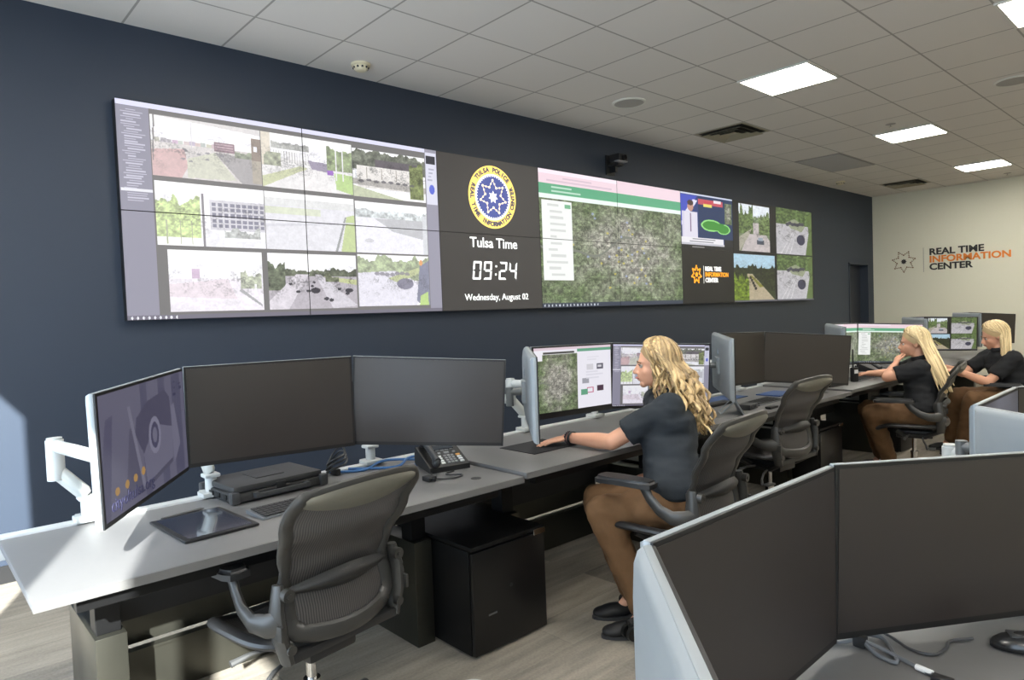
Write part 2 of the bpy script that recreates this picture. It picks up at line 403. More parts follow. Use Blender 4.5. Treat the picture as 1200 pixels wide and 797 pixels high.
# ------------------------------------------------------------------ picture painting (numpy, top row first)
rng = np.random.default_rng(7)
def canvas(w, h, c): a = np.zeros((h, w, 3)); a[:] = np.array(c)/255.; return a
def vnoise(h, w, cell, seed=0):
    r = np.random.default_rng(seed); gh, gw = int(h/cell)+3, int(w/cell)+3
    g = r.random((gh, gw)); ys = np.arange(h)/cell; xs = np.arange(w)/cell
    yi = ys.astype(int); xi = xs.astype(int); fy = (ys-yi)[:, None]; fx = (xs-xi)[None]
    fy = fy*fy*(3-2*fy); fx = fx*fx*(3-2*fx)
    return (g[yi][:, xi]*(1-fy)*(1-fx)+g[yi+1][:, xi]*fy*(1-fx)+g[yi][:, xi+1]*(1-fy)*fx+g[yi+1][:, xi+1]*fy*fx)
def fbm(h, w, cell, seed=0):
    return (vnoise(h, w, cell, seed)*.5+vnoise(h, w, max(1.2, cell/2.3), seed+1)*.3+vnoise(h, w, max(1.1, cell/5), seed+2)*.2)
def sub(a, x0, y0, x1, y1):
    h, w = a.shape[:2]; return a[int(round(y0*h)):int(round(y1*h)), int(round(x0*w)):int(round(x1*w))]
def fill(a, x0, y0, x1, y1, c, al=1):
    s = sub(a, x0, y0, x1, y1); s[:] = s*(1-al)+np.array(c)/255.*al
def yx(a):
    h, w = a.shape[:2]; return np.mgrid[0:h, 0:w][0]/h, np.mgrid[0:h, 0:w][1]/w
def poly(a, pts, c, al=1):
    Y, X = yx(a); ins = np.zeros(a.shape[:2], bool); n = len(pts)
    for i in range(n):
        x1, y1 = pts[i]; x2, y2 = pts[(i+1) % n]
        if y1 == y2: continue
        cnd = (y1 > Y) != (y2 > Y); ins ^= cnd & (X < (x2-x1)*(Y-y1)/(y2-y1)+x1)
    a[ins] = a[ins]*(1-al)+np.array(c)/255.*al
def ell(a, cx, cy, rx, ry, c, al=1):
    Y, X = yx(a); m = ((X-cx)/rx)**2+((Y-cy)/ry)**2 < 1; a[m] = a[m]*(1-al)+np.array(c)/255.*al
def trees(a, x0, x1, ytop, ybot, c, seed, rough=.12, al=1):
    Y, X = yx(a); h, w = a.shape[:2]
    edge = ytop+rough*(vnoise(3, w, max(2, w/14), seed)[0]-.5)+rough*.5*(vnoise(3, w, max(1.5, w/40), seed+3)[0]-.5)
    m = (X >= x0) & (X < x1) & (Y > edge[None]) & (Y < ybot)
    n = fbm(h, w, max(2, w/22), seed+5)[..., None]
    col = np.array(c)/255.*(.45+1.1*n)
    a[m] = a[m]*(1-al)+np.broadcast_to(col, a.shape)[m]*al
def feed(a, kind, seed=0, wash=0.0):
    """paint one street camera picture into the region a"""
    h, w = a.shape[:2]; Y, X = yx(a); r = np.random.default_rng(seed)
    g = fbm(h, w, max(2, w/16), seed)[..., None]
    a[:] = np.array((250, 250, 254))/255.
    if kind == 'lots':
        m = Y > .42; a[m] = (np.array((206, 200, 196))/255.*(.82+.3*g))[m]
        poly(a, [(0, .56), (.28, .5), (.3, .8), (.24, 1), (0, 1)], (188, 140, 138), .8)
        poly(a, [(.55, .5), (1, .52), (1, 1), (.8, 1)], (140, 136, 136))
        poly(a, [(.3, .66), (.55, .5), (.75, .95), (.3, .98)], (186, 190, 160), .7)
        for k in range(12): fill(a, .03+k*.05, .36+.02*r.random(), .075+k*.05, .44, (196-40*r.random(), 150+40*r.random(), 156+30*r.random()))
        fill(a, .55, .32, .74, .48, (112, 82, 92)); 
        for k in range(3): fill(a, .56, .345+k*.045, .73, .362+k*.045, (168, 140, 148))
        trees(a, .74, .95, .42, .55, (120, 130, 104), seed); fill(a, .905, .16, 1, .98, (150, 140, 122)); fill(a, .905, .16, 1, .56, (112, 96, 82)); fill(a, .93, .3, .965, .4, (235, 235, 240))
        fill(a, .34, .05, .348, .5, (190, 186, 190)); poly(a, [(0, 0), (1, .1), (1, .0)], (206, 202, 200)); poly(a, [(.02, 0), (.035, 0), (.01, .75), (0, .75)], (96, 92, 90))
        for k in range(9):
            x = .25+.5*r.random(); y = .5+.2*r.random(); ell(a, x, y, .02, .018, (90, 88, 96), .7)
    elif kind == 'plaza':
        fill(a, 0, .45, 1, 1, (226, 224, 222)); fill(a, 0, .0, .09, .6, (212, 202, 180))
        for k in range(14): fill(a, .12+k*.028, .3, .13+k*.028, .52, (176, 174, 172))
        trees(a, .1, .5, .14, .26, (150, 152, 146), seed, .06); trees(a, .02, .2, .38, .6, (140, 146, 118), seed+2)
        poly(a, [(.0, .8), (.4, .55), (.48, .58), (.0, 1)], (184, 190, 140)); poly(a, [(.48, .42), (.72, .44), (.78, .62), (.52, .58)], (122, 112, 136))
        fill(a, .70, .46, .77, .66, (122, 60, 170)); trees(a, .7, 1, .12, .56, (110, 128, 80), seed+4); poly(a, [(.78, .6), (1, .62), (1, 1), (.8, .92)], (160, 196, 104))
        for x in (.8, .88): fill(a, x, .1, x+.012, .75, (226, 226, 228))
    elif kind == 'garage':
        trees(a, 0, 1, .04, .42, (104, 108, 96), seed, .12); fill(a, .05, .34, .95, .8, (228, 224, 220))
        for k in range(7): fill(a, .08+k*.1, .36, .085+k*.1, .6, (130, 118, 104))
        fill(a, .3, .18, .98, .34, (96, 90, 96)); poly(a, [(.0, .62), (1, .66), (1, .8), (.0, .74)], (176, 172, 168)); trees(a, .77, .97, .18, .95, (112, 122, 76), seed+4, .1)
        poly(a, [(0, .76), (.4, .9), (.7, 1), (0, 1)], (190, 196, 168)); 
        for k in range(8): ell(a, .1+.1*k, .62+.05*r.random(), .035, .03, (84, 82, 88), .75)
    elif kind == 'office':
        fill(a, .47, .24, 1, .72, (196, 194, 202)); 
        for i in range(9):
            for j in range(5): fill(a, .49+i*.058, .28+j*.085, .53+i*.058, .335+j*.085, (96, 96, 116))
        trees(a, 0, .38, .34, .86, (176, 200, 120), seed, .3); fill(a, .4, .15, .418, 1, (96, 92, 98)); poly(a, [(.42, .68), (.7, .9), (1, .86), (1, 1), (.42, 1)], (228, 228, 232)); trees(a, .6, .95, .7, .84, (150, 154, 150), seed+1)
        for x in (.08, .2, .3): fill(a, x, .6, x+.01, .98, (150, 158, 120))
    elif kind == 'ramp':
        fill(a, 0, .22, 1, 1, (216, 216, 222)); fill(a, 0, .1, 1, .24, (212, 214, 212)); fill(a, 0, .26, .6, .38, (196, 206, 168), .8)
        poly(a, [(.9, .35), (1, .3), (1, 1), (.82, 1)], (172, 192, 116)); poly(a, [(.88, .35), (.9, .35), (.78, 1), (.75, 1)], (120, 124, 122)); poly(a, [(0, .55), (1, .45), (1, .47), (0, .6)], (196, 196, 204))
    elif kind == 'lot2':
        fill(a, 0, .3, 1, 1, (228, 228, 234)); poly(a, [(.25, .32), (1, .28), (1, .7), (.5, .55)], (168, 170, 174)); trees(a, 0, 1, .16, .3, (186, 194, 194), seed, .06)
        fill(a, .93, .2, 1, 1, (196, 200, 204)); ell(a, .17, .75, .06, .04, (190, 190, 196))
    elif kind == 'field':
        m = Y > .45; a[m] = (np.array((236, 230, 238))/255.*(.88+.2*g))[m]
        fill(a, .23, .3, .31, .46, (190, 160, 190)); poly(a, [(0, .55), (.6, .46), (.7, .8), (0, .75)], (214, 196, 204), .7); trees(a, .74, .98, .32, .62, (160, 168, 140), seed, .16)
        poly(a, [(.75, .62), (.98, .9), (.98, .94), (.72, .66)], (140, 140, 142)); fill(a, .9, .55, .93, .75, (245, 245, 245))
    elif kind == 'highway':
        fill(a, 0, .36, 1, 1, (178, 172, 180)); trees(a, 0, 1, .27, .4, (92, 98, 80), seed, .1); trees(a, 0, .18, .2, .66, (96, 104, 84), seed+2, .16)
        poly(a, [(.3, .36), (.44, .36), (.2, 1), (-.1, 1)], (214, 208, 216)); poly(a, [(.5, .36), (.56, .36), (1, .95), (.7, 1)], (206, 202, 210)); poly(a, [(.6, .4), (1, .46), (1, .56), (.7, .48)], (188, 194, 142)); trees(a, .62, .78, .38, .5, (100, 106, 82), seed+5)
        for k in range(11):
            x = .2+.7*r.random(); y = .45+.4*r.random(); ell(a, x, y, .012+.03*(y-.3), .012+.035*(y-.3), (52, 50, 58))
        ell(a, .5, .66, .055, .055, (44, 40, 48)); ell(a, .9, .66, .05, .04, (50, 48, 56))
    elif kind == 'junction':
        trees(a, 0, 1, .06, .5, (140, 156, 112), seed, .14); poly(a, [(0, .35), (.5, .3), (.95, .62), (.8, 1), (0, 1)], (216, 214, 226)); poly(a, [(.4, .45), (.9, .2), (.96, .26), (.55, .55)], (172, 182, 120))
        ell(a, .64, .56, .12, .11, (92, 90, 112)); poly(a, [(.86, .2), (1, .08), (1, 1), (.88, 1), (.8, .9)], (92, 96, 122)); poly(a, [(.86, .8), (.97, .72), (.98, 1), (.84, 1)], (160, 196, 90)); ell(a, .88, .13, .025, .06, (216, 132, 60))
        for k in range(7): ell(a, .25+.07*k, .35+.03*r.random(), .035, .035, (96, 92, 104), .8)
    elif kind == 'avenue':
        fill(a, 0, 0, 1, 1, (120, 132, 104)); fill(a, 0, 0, 1, .45, (222, 228, 234)); trees(a, .3, .8, .22, .42, (120, 134, 104), seed+1, .12); poly(a, [(.42, .38), (.62, .38), (1.0, .75), (1, 1), (.05, 1)], (190, 182, 182)); trees(a, 0, .44, .12, .62, (98, 116, 72), seed, .3); trees(a, .62, 1, .16, .62, (104, 120, 78), seed+3, .3)
        poly(a, [(.0, .7), (.4, .5), (.3, .66), (0, 1)], (168, 164, 150)); fill(a, .56, .74, .8, .84, (74, 80, 92)); fill(a, .6, .69, .76, .76, (150, 160, 172))
    elif kind == 'forest_road':
        fill(a, 0, 0, 1, .3, (172, 200, 216)); fill(a, 0, .3, 1, 1, (60, 68, 44)); trees(a, 0, 1, .27, .8, (50, 56, 36), seed, .12); poly(a, [(.3, .42), (.42, .42), (.98, 1), (.34, 1)], (176, 164, 140)); poly(a, [(0, .5), (.28, .62), (.34, 1), (0, 1)], (116, 132, 52)); trees(a, 0, .34, .5, 1, (110, 130, 50), seed+3, .3)
        for k in range(5): ell(a, .38+.03*k, .5+.06*k, .03, .035, (40, 36, 32))
        poly(a, [(.36, .45), (.42, .46), (.7, .7), (.6, .72)], (132, 132, 60))
    elif kind == 'curve_road':
        fill(a, 0, 0, 1, 1, (184, 182, 186)); trees(a, 0, 1, -.05, .34, (92, 110, 70), seed, .1); poly(a, [(.25, .3), (.5, .2), (.8, .34), (.7, .48), (.4, .42)], (150, 156, 132)); poly(a, [(.86, .1), (1, 0), (1, 1), (.8, 1), (.9, .5)], (100, 118, 72))
        ell(a, .67, .66, .12, .12, (66, 66, 84)); 
        for k in range(7): ell(a, .3+.07*k, .3+.04*r.random(), .045, .04, (78, 76, 86))
        for k in range(3): poly(a, [(.1+.12*k, 1), (.12+.12*k, 1), (.45+.05*k, .5), (.44+.05*k, .5)], (206, 204, 206))
    a[:] = a*(.90+.13*fbm(h, w, 2.2, seed+9)[..., None]+.07*vnoise(h, w, 5, seed+12)[..., None])
    if kind not in ('lot2', 'ramp'):
        hf = vnoise(h, w, 1.6, seed+21); lf = vnoise(h, w, max(3, w/12), seed+22); band = np.clip(1-np.abs(Y-.5)/.42, 0, 1)
        a *= (1-.55*np.clip((hf*.6+lf*.6)-.62, 0, 1)*band*2)[..., None]
    if wash: a[:] = a*(1-wash)+wash*np.array((.99, .98, 1.0))
    a[:] = np.clip((a-.5)*1.08+.485, 0, 1)
    np.clip(a, 0, 1, out=a)
def aerial(a, seed=3, city=(.55, .5), dots=True, dense=1.0):
    h, w = a.shape[:2]; Y, X = yx(a)
    n = fbm(h, w, 5, seed)[..., None]; n2 = fbm(h, w, max(6, w/9), seed+7)[..., None]; nn = np.random.default_rng(seed).random((h, w, 1))
    green = np.array((104, 122, 84))/255.; grey = np.array((168, 166, 156))/255.
    k = np.exp(-(((X-city[0])/.34)**2+((Y-city[1])/.42)**2))[..., None]*1.0*dense+(n2-.45)*1.3
    k = np.clip(k, 0, 1)
    a[:] = (green*(1-k)+grey*k)*(.36+.95*n+.42*(nn-.4))
    for q in range(9):  # main roads
        c = .08+.11*q; m = np.abs(X-c) < .0025; a[m] *= 1.12; m = np.abs(Y-c) < .004; a[m] *= 1.12
    xs = X[0]; yc = .42+.1*np.sin(xs*7)+.04*np.sin(xs*19+1)
    m = np.abs(Y-yc[None]) < .012; m &= (X < .6); a[m] = np.array((122, 126, 116))/255.
    if dots:
        r = np.random.default_rng(seed+1)
        for q in range(34):
            x, y = r.normal(city[0], .14), r.normal(city[1], .2)
            if .05 < x < .97 and .05 < y < .95: ell(a, x, y, .008, .012, (206, 194, 96) if q % 3 else (158, 170, 206), .8)
    np.clip(a, 0, 1, out=a)
def textlines(a, x0, y0, x1, y1, n, c, seed=0, bg=None):
    if bg: fill(a, x0, y0, x1, y1, bg)
    r = np.random.default_rng(seed)
    for k in range(n):
        ya = y0+(y1-y0)*(k+.3)/n; yb = y0+(y1-y0)*(k+.72)/n
        fill(a, x0+(x1-x0)*.08*(1+r.integers(0, 3)), ya, x0+(x1-x0)*(.45+.4*r.random()), yb, c, .8)
def screen_object(name, w, h, img, m, parent, at=(0, 0, 0)):
    """picture in the XZ plane facing -Y, centred on `at`; one colour per small face"""
    ih, iw = img.shape[:2]
    xs = np.linspace(-w/2, w/2, iw+1); zs = np.linspace(h/2, -h/2, ih+1)
    X, Z = np.meshgrid(xs, zs); V = np.stack([X+at[0], np.full_like(X, at[1]), Z+at[2]], -1).reshape(-1, 3)
    idx = np.arange((ih+1)*(iw+1)).reshape(ih+1, iw+1)
    F = np.stack([idx[1:, :-1], idx[1:, 1:], idx[:-1, 1:], idx[:-1, :-1]], -1).reshape(-1, 4)
    me = D.meshes.new(name); me.vertices.add(len(V)); me.vertices.foreach_set('co', V.ravel().astype('f'))
    me.loops.add(F.size); me.loops.foreach_set('vertex_index', F.ravel().astype('i'))
    me.polygons.add(len(F)); me.polygons.foreach_set('loop_start', (np.arange(len(F))*4).astype('i'))
    me.update(calc_edges=True)
    c = img.reshape(-1, 3); l = np.where(c <= .04045, c/12.92, ((c+.055)/1.055)**2.4)
    rgba = np.ones((len(F), 4, 4), 'f'); rgba[:, :, :3] = l[:, None, :]
    at_ = me.color_attributes.new('Col', 'FLOAT_COLOR', 'CORNER'); at_.data.foreach_set('color', rgba.ravel())
    me.validate()
    return link_mesh(name, me, m, parent)

# the security software page (camera feeds) used on the wall and on a monitor
def vms_page(W, H):
    a = canvas(W, H, (150, 148, 164)); fill(a, 0, 0, 1, .022, (226, 226, 250)); fill(a, .078, .022, .95, .98, (120, 118, 118))
    textlines(a, .005, .035, .078, .46, 38, (214, 212, 228), 2); fill(a, .002, .40, .077, .415, (232, 232, 240))
    wsh = .34
    cells = [('lots', .080, .045, .37, .33), ('plaza', .373, .045, .664, .33), ('garage', .667, .06, .947, .335),
             ('office', .082, .355, .372, .65), ('ramp', .375, .355, .664, .65), ('lot2', .668, .36, .948, .65),
             ('field', .104, .67, .358, .965), ('highway', .376, .67, .662, .965), ('junction', .668, .66, .948, .96)]
    for i, (k, x0, y0, x1, y1) in enumerate(cells): feed(sub(a, x0, y0, x1, y1), k, 11+i*3, wsh if k not in ('highway', 'garage') else .12)
    fill(a, .95, .0, 1, .98, (156, 154, 170)); fill(a, .953, .02, .998, .34, (222, 222, 238)); fill(a, .955, .04, .994, .09, (52, 52, 62)); ell(a, .975, .245, .012, .03, (96, 110, 214)); textlines(a, .955, .11, .996, .2, 4, (170, 170, 190), 5)
    fill(a, 0, .98, 1, 1, (120, 116, 130))
    for k in range(9): ell(a, .01+k*.0135, .99, .0028, .007, (240, 240, 250))
    return a
def map_page(W, H, lean=False):
    a = canvas(W, H, (240, 240, 240)); fill(a, 0, 0, 1, .1, (240, 216, 226)); fill(a, 0, .0, .5, .03, (250, 236, 246))
    textlines(a, 0, .04, .6, .09, 2, (214, 190, 204), 3); fill(a, 0, .1, 1, .175, (96, 172, 132)); textlines(a, 0, .11, .3, .165, 2, (214, 236, 222), 4); fill(a, 0, .175, 1, .21, (236, 250, 242))
    aerial(sub(a, 0, .21, 1, .965), 5, (.55, .45)); 
    fill(a, .012, .22, .195, .8, (242, 244, 242)); textlines(a, .02, .23, .185, .78, 12, (206, 208, 206), 9); fill(a, .15, .24, .185, .27, (120, 180, 140))
    fill(a, 0, .965, 1, 1, (52, 60, 78))
    for k in range(16): ell(a, .012+k*.022, .983, .004, .009, (206, 214, 224))
    return a
# ------------------------------------------------------------------ video wall: 8 x 2 display panels
PWD, PHT, ZM = 1.2115, .6843, 2.151      # pitch and the height of the middle seam
left = vms_page(480, 300)
mp_ = map_page(300, 240)
tv = canvas(110, 110, (40, 60, 120)); fill(tv, 0, 0, 1, .03, (214, 220, 236)); poly(tv, [(0, .03), (.3, .03), (.1, .4), (0, .6)], (70, 84, 190)); poly(tv, [(.02, .42), (.22, .1), (.3, .12), (.0, .6)], (226, 224, 244))
fill(tv, .02, .34, .3, .8, (212, 208, 226)); ell(tv, .17, .24, .055, .085, (196, 150, 132)); ell(tv, .17, .17, .055, .05, (70, 50, 44)); poly(tv, [(.06, .34), (.28, .34), (.3, .8), (.04, .8)], (222, 218, 232)); fill(tv, .16, .36, .18, .7, (120, 90, 130))
fill(tv, .32, .04, 1, .8, (30, 52, 92)); textlines(tv, .32, .08, .8, .18, 1, (200, 60, 80), 3, (196, 84, 96)); fill(tv, .62, .07, .76, .13, (240, 230, 236)); fill(tv, .42, .16, .58, .22, (230, 220, 110)); aerial(sub(tv, .84, .1, .98, .5), 8, (.5, .5), False)
ell(tv, .56, .55, .2, .11, (150, 220, 130)); ell(tv, .56, .55, .17, .085, (60, 140, 50)); ell(tv, .8, .6, .14, .1, (150, 220, 130)); ell(tv, .8, .6, .115, .08, (60, 140, 50)); fill(tv, .6, .5, .82, .64, (60, 140, 50))
fill(tv, 0, .8, .8, .9, (232, 230, 236)); textlines(tv, .02, .8, .78, .9, 2, (120, 120, 130), 7); fill(tv, .82, .8, 1, .97, (24, 24, 30)); fill(tv, 0, .9, .82, .94, (196, 196, 206)); fill(tv, 0, .94, 1, 1, (14, 14, 16)); textlines(tv, .02, .95, .75, .99, 1, (180, 180, 180), 3)
black = canvas(40, 30, (19, 18, 17)); brown = canvas(40, 30, (62, 59, 57))
rt = canvas(200, 240, (16, 15, 16))
for k, x0, y0, x1, y1 in (('avenue', .065, .02, .42, .49), ('forest_road', 0, .52, .475, .985), ('curve_road', .5, .0, .985, .495), ('curve_road', .5, .505, .985, .985)):
    feed(sub(rt, x0, y0, x1, y1), k, 31)
fill(rt, 0, .985, 1, 1, (90, 90, 100))
def seal(parent, cx, cz, y, r):
    b = MB().cyl((cx, y, cz), (cx, y-.002, cz), r, n=64); b.build('seal_ring', yellow_txt, parent)
    MB().cyl((cx, y-.002, cz), (cx, y-.0035, cz), r*.735, n=64).build('seal_inner_ring', cream_txt, parent)
    pts = []
    for k in range(88):
        a = 2*PI*k/88; rr = r*(.70 if k % 2 else .63); pts.append((cx+rr*math.cos(a), cz+rr*math.sin(a)))
    MB().prism(pts, 'y', y-.0035, y-.005).build('seal_blue_disc', blue_txt, parent)
    b = MB(); emblem(b, cx, y-.005, cz, r*.54, 7, r*.032, .022*r)
    b.build('seal_star', star_txt, parent)
    star = []
    for k in range(14):
        a = PI/2+PI*k/7; rr = r*(.2 if k % 2 == 0 else .11); star.append((cx+rr*math.cos(a), cz+rr*math.sin(a)))
    MB().prism(star, 'y', y-.005, y-.008).build('seal_centre_star', cream_txt, parent)
    def ring(txt, a0, a1, flip):
        n = len(txt); b = bmesh.new()
        for i, ch in enumerate(txt):
            if ch == ' ': continue
            me = text_mesh(ch, r*.2, .003, 1.0, extrude=.0008)
            a = R(a0+(a1-a0)*i/(n-1)); rr = r*.865
            rot = Matrix.Rotation((a-PI/2) if not flip else (a+PI/2), 4, Vector((0, -1, 0)))
            me.transform(Matrix.Translation((cx+rr*math.cos(a), y-.0035, cz+rr*math.sin(a))) @ rot)
            b.from_mesh(me); D.meshes.remove(me)
        me = D.meshes.new('seal_lettering'); b.to_mesh(me); b.free(); link_mesh('seal_lettering', me, navy_txt, parent)
    ring('TULSA POLICE', 138, 42, False); ring('REAL TIME INFORMATION CENTER', 158, 382, True)
def emblem(b, cx, y, cz, r, n, dot, line, inner=.62):
    P = []
    for k in range(2*n):
        a = PI/2+PI*k/n; rr = r if k % 2 == 0 else r*inner; P.append(Vector((cx+rr*math.cos(a), y, cz+rr*math.sin(a))))
    for i, p in enumerate(P):
        q = P[(i+1) % len(P)]
        if line: b.cyl(p, q, line/2, n=4)
        b.cyl(p+Vector((0, .001, 0)), p-Vector((0, .003, 0)), dot*1.3, n=10)
        if not line or dot > .004:
            m_ = p.lerp(q, .5); b.cyl(m_+Vector((0, .001, 0)), m_-Vector((0, .003, 0)), dot, n=8)
def put_text(name, txt, x, y, z, size, m, parent, **k):
    me = text_mesh(txt, size, **k); o = link_mesh(name, me, m, parent); o.location = (x, y, z); return o
rowname = ('upper', 'lower')
plabel = {(0, 0): 'far left display, with the camera list and a parking lot picture',
 (0, 1): 'second display from the left, with a white tower and a plaza picture', (1, 0): 'far left display, with a bright tree and a pale road picture', (1, 1): 'second display from the left, with highway and junction pictures',
 (0, 2): 'display with the round police seal', (1, 2): 'display showing the time 09:24 and the date', (0, 3): 'display with the left half of the green map and its white list', (1, 3): 'display with the left lower half of the green map and taskbar',
 (0, 4): 'display with the right half of the green map and web page header', (1, 4): 'display with the right lower half of the green map', (0, 5): 'display with a television weather broadcast', (1, 5): 'black display with the white and orange information centre logo',
 (0, 6): 'display with a tree lined avenue picture', (1, 6): 'display with a dark forest road picture', (0, 7): 'last display on the right, with a curved road picture', (1, 7): 'last display on the right, with a curved road picture'}
def crop(img, i, j, ni, nj):
    h, w = img.shape[:2]; return img[j*h//nj:(j+1)*h//nj, i*w//ni:(i+1)*w//ni]
CLOCK = {}
for c in range(8):
    for r in range(2):
        if c < 2: img = crop(left, c, r, 2, 2)
        elif c == 2: img = brown
        elif c < 5: img = crop(mp_, c-3, r, 2, 2)
        elif c == 5: img = tv if r == 0 else black
        else: img = crop(rt, c-6, r, 2, 2)
        t = empty('display_panel', ((c+.5)*PWD+.006, .075, ZM+(.5-r)*PHT), 0, rowname[r]+' row '+plabel[(r, c)] if False else plabel[(r, c)].replace('display', rowname[r]+' video wall display', 1), 'display panel', 'displays of the video wall')
        MB().box(-PWD/2+.0015, PWD/2-.0015, -.072, 0, -PHT/2+.0015, PHT/2-.0015).build('casing', bezel_m, t)
        screen_object('screen', PWD-.006, PHT-.006, img, wall_screen_m, t, (0, -.0725, 0))
        CLOCK[(c, r)] = t
P = CLOCK[(2, 0)]; seal(P, 0.012, 0.0, -.0735, .285)
P = CLOCK[(2, 1)]; yy = -.0745
put_text('caption_lettering', 'Tulsa Time', 0.01, yy, .262, .128, white_txt, P, bold=.0012)
put_text('date_lettering', 'Wednesday, August 02', 0.03, yy, -.228, .083, white_txt, P, bold=.0)
SEG = {'0': 'abcdef', '9': 'abcdfg', '2': 'abdeg', '4': 'bcfg'}
b = MB(); W_, H_, th, g = .095, .165, .019, .003; sl = .12
for ch, x0 in (('0', -.255), ('9', -.13), ('2', .055), ('4', .18)):
    def q(pts): b.prism([(x0+px_+pz_*sl, pz_+.015) for px_, pz_ in pts], 'y', yy, yy-.002)
    h2 = H_/2
    S = {'a': [(g, H_), (W_-g, H_), (W_-th, H_-th), (th, H_-th)], 'd': [(th, th), (W_-th, th), (W_-g, 0), (g, 0)], 'g': [(th, h2+th/2), (W_-th, h2+th/2), (W_-th, h2-th/2), (th, h2-th/2)],
         'f': [(0, h2+g), (0, H_-g), (th, H_-th-g), (th, h2+th/2)], 'e': [(0, g), (0, h2-g), (th, h2-th/2), (th, th+g)], 'b': [(W_-th, h2+th/2), (W_-th, H_-th-g), (W_, H_-g), (W_, h2+g)], 'c': [(W_-th, th+g), (W_-th, h2-th/2), (W_, h2-g), (W_, g)]}
    for s_ in SEG[ch]: q([(p[0], p[1]-H_/2) for p in S[s_]])
for dz in (-.035, .04): b.box(.008+dz*sl, .026+dz*sl, yy-.002, yy, .006+dz, .024+dz)
b.build('clock_digits', white_txt, P)
P = CLOCK[(5, 1)]
b = MB(); emblem(b, -.30, yy, .02, .105, 7, .011, .005); b.cyl((-.30, yy, .02), (-.30, yy-.003, .02), .03, n=12); b.build('logo_star', orange_txt, P)
MB().box(-.138, -.134, yy-.002, yy, -.09, .13).build('logo_divider', white_txt, P)
put_text('logo_lettering', 'REAL TIME', -.10, yy, .092, .078, white_txt, P, bold=.002, sx=1.05, align='LEFT')
put_text('logo_lettering', 'INFORMATION', -.10, yy, .02, .078, orange_txt, P, bold=.002, sx=1.05, align='LEFT')
put_text('logo_lettering', 'CENTER', -.10, yy, -.052, .078, white_txt, P, bold=.002, sx=1.05, align='LEFT')

# ------------------------------------------------------------------ logo on the far cream wall
t = empty('wall_logo', (XF, -1.1, 2.1), R(-90), 'black and orange information centre lettering with a dotted star on the cream wall', 'wall logo')
# local x runs along the wall towards the room (-Y world), local y out of the wall is -y
b = MB(); P_ = []
for k in range(14):
    a = PI/2+PI/7+PI*k/7; rr = .185 if k % 2 == 0 else .115; P_.append(Vector((-.665+rr*math.cos(a), 0, .0+rr*math.sin(a))))
b2 = MB()
for i, p in enumerate(P_):
    q = P_[(i+1) % 14]
    for k in range(3):
        m_ = p.lerp(q, k/3); b2.cyl(m_, m_-Vector((0, .008, 0)), .0135 if k == 0 else .010, n=10)
b2.build('dotted_star', mat('copper_letter', (118, 88, 60), .4), t)
st = []
for k in range(16):
    a = PI*k/8; rr = .05 if k % 2 == 0 else .032; st.append((-.665+rr*math.cos(a), rr*math.sin(a)))
MB().prism(st, 'y', 0, -.008).build('star_centre', logo_dark, t)
MB().box(-.352, -.346, -.006, 0, -.21, .22).build('divider', mat('divider_grey', (140, 138, 130), .5), t)
put_text('lettering', 'REAL TIME', -.26, -.004, .13, .155, logo_dark, t, bold=.005, sx=1.12, align='LEFT', extrude=.004)
put_text('lettering', 'INFORMATION', -.26, -.004, .0, .155, orange_m, t, bold=.005, sx=1.12, align='LEFT', extrude=.004)
put_text('lettering', 'CENTER', -.26, -.004, -.13, .155, logo_dark, t, bold=.005, sx=1.12, align='LEFT', extrude=.004)

# ------------------------------------------------------------------ black camera on the navy wall above the map
t = empty('wall_camera', (4.83, YW, 3.0), 0, 'black pan and tilt camera on a bracket above the map screens', 'camera')
MB().box(-.07, .07, -.02, 0, -.1, .11, .004).build('mount_plate', black_plastic, t)
MB().box(-.05, .05, -.16, -.02, -.02, .0, .003).cyl((0, -.1, -.02), (0, -.1, .045), .02).box(-.02, .02, -.1, -.02, -.08, -.02, .004).build('bracket', black_plastic, t)
MB().box(-.075, .075, -.20, -.06, .02, .10, .012).cyl((0, -.19, .055), (0, -.225, .055), .032).build('camera_head', black_plastic, t)
MB().cyl((0, -.224, .055), (0, -.228, .055), .024).build('lens', mat('lens_glass', (12, 12, 20), .08, spec=1), t)
MB().box(-.14, .02, -.24, -.18, .0, .012, .003).build('shelf', mat('grey_clip', (120, 120, 122), .4), t)

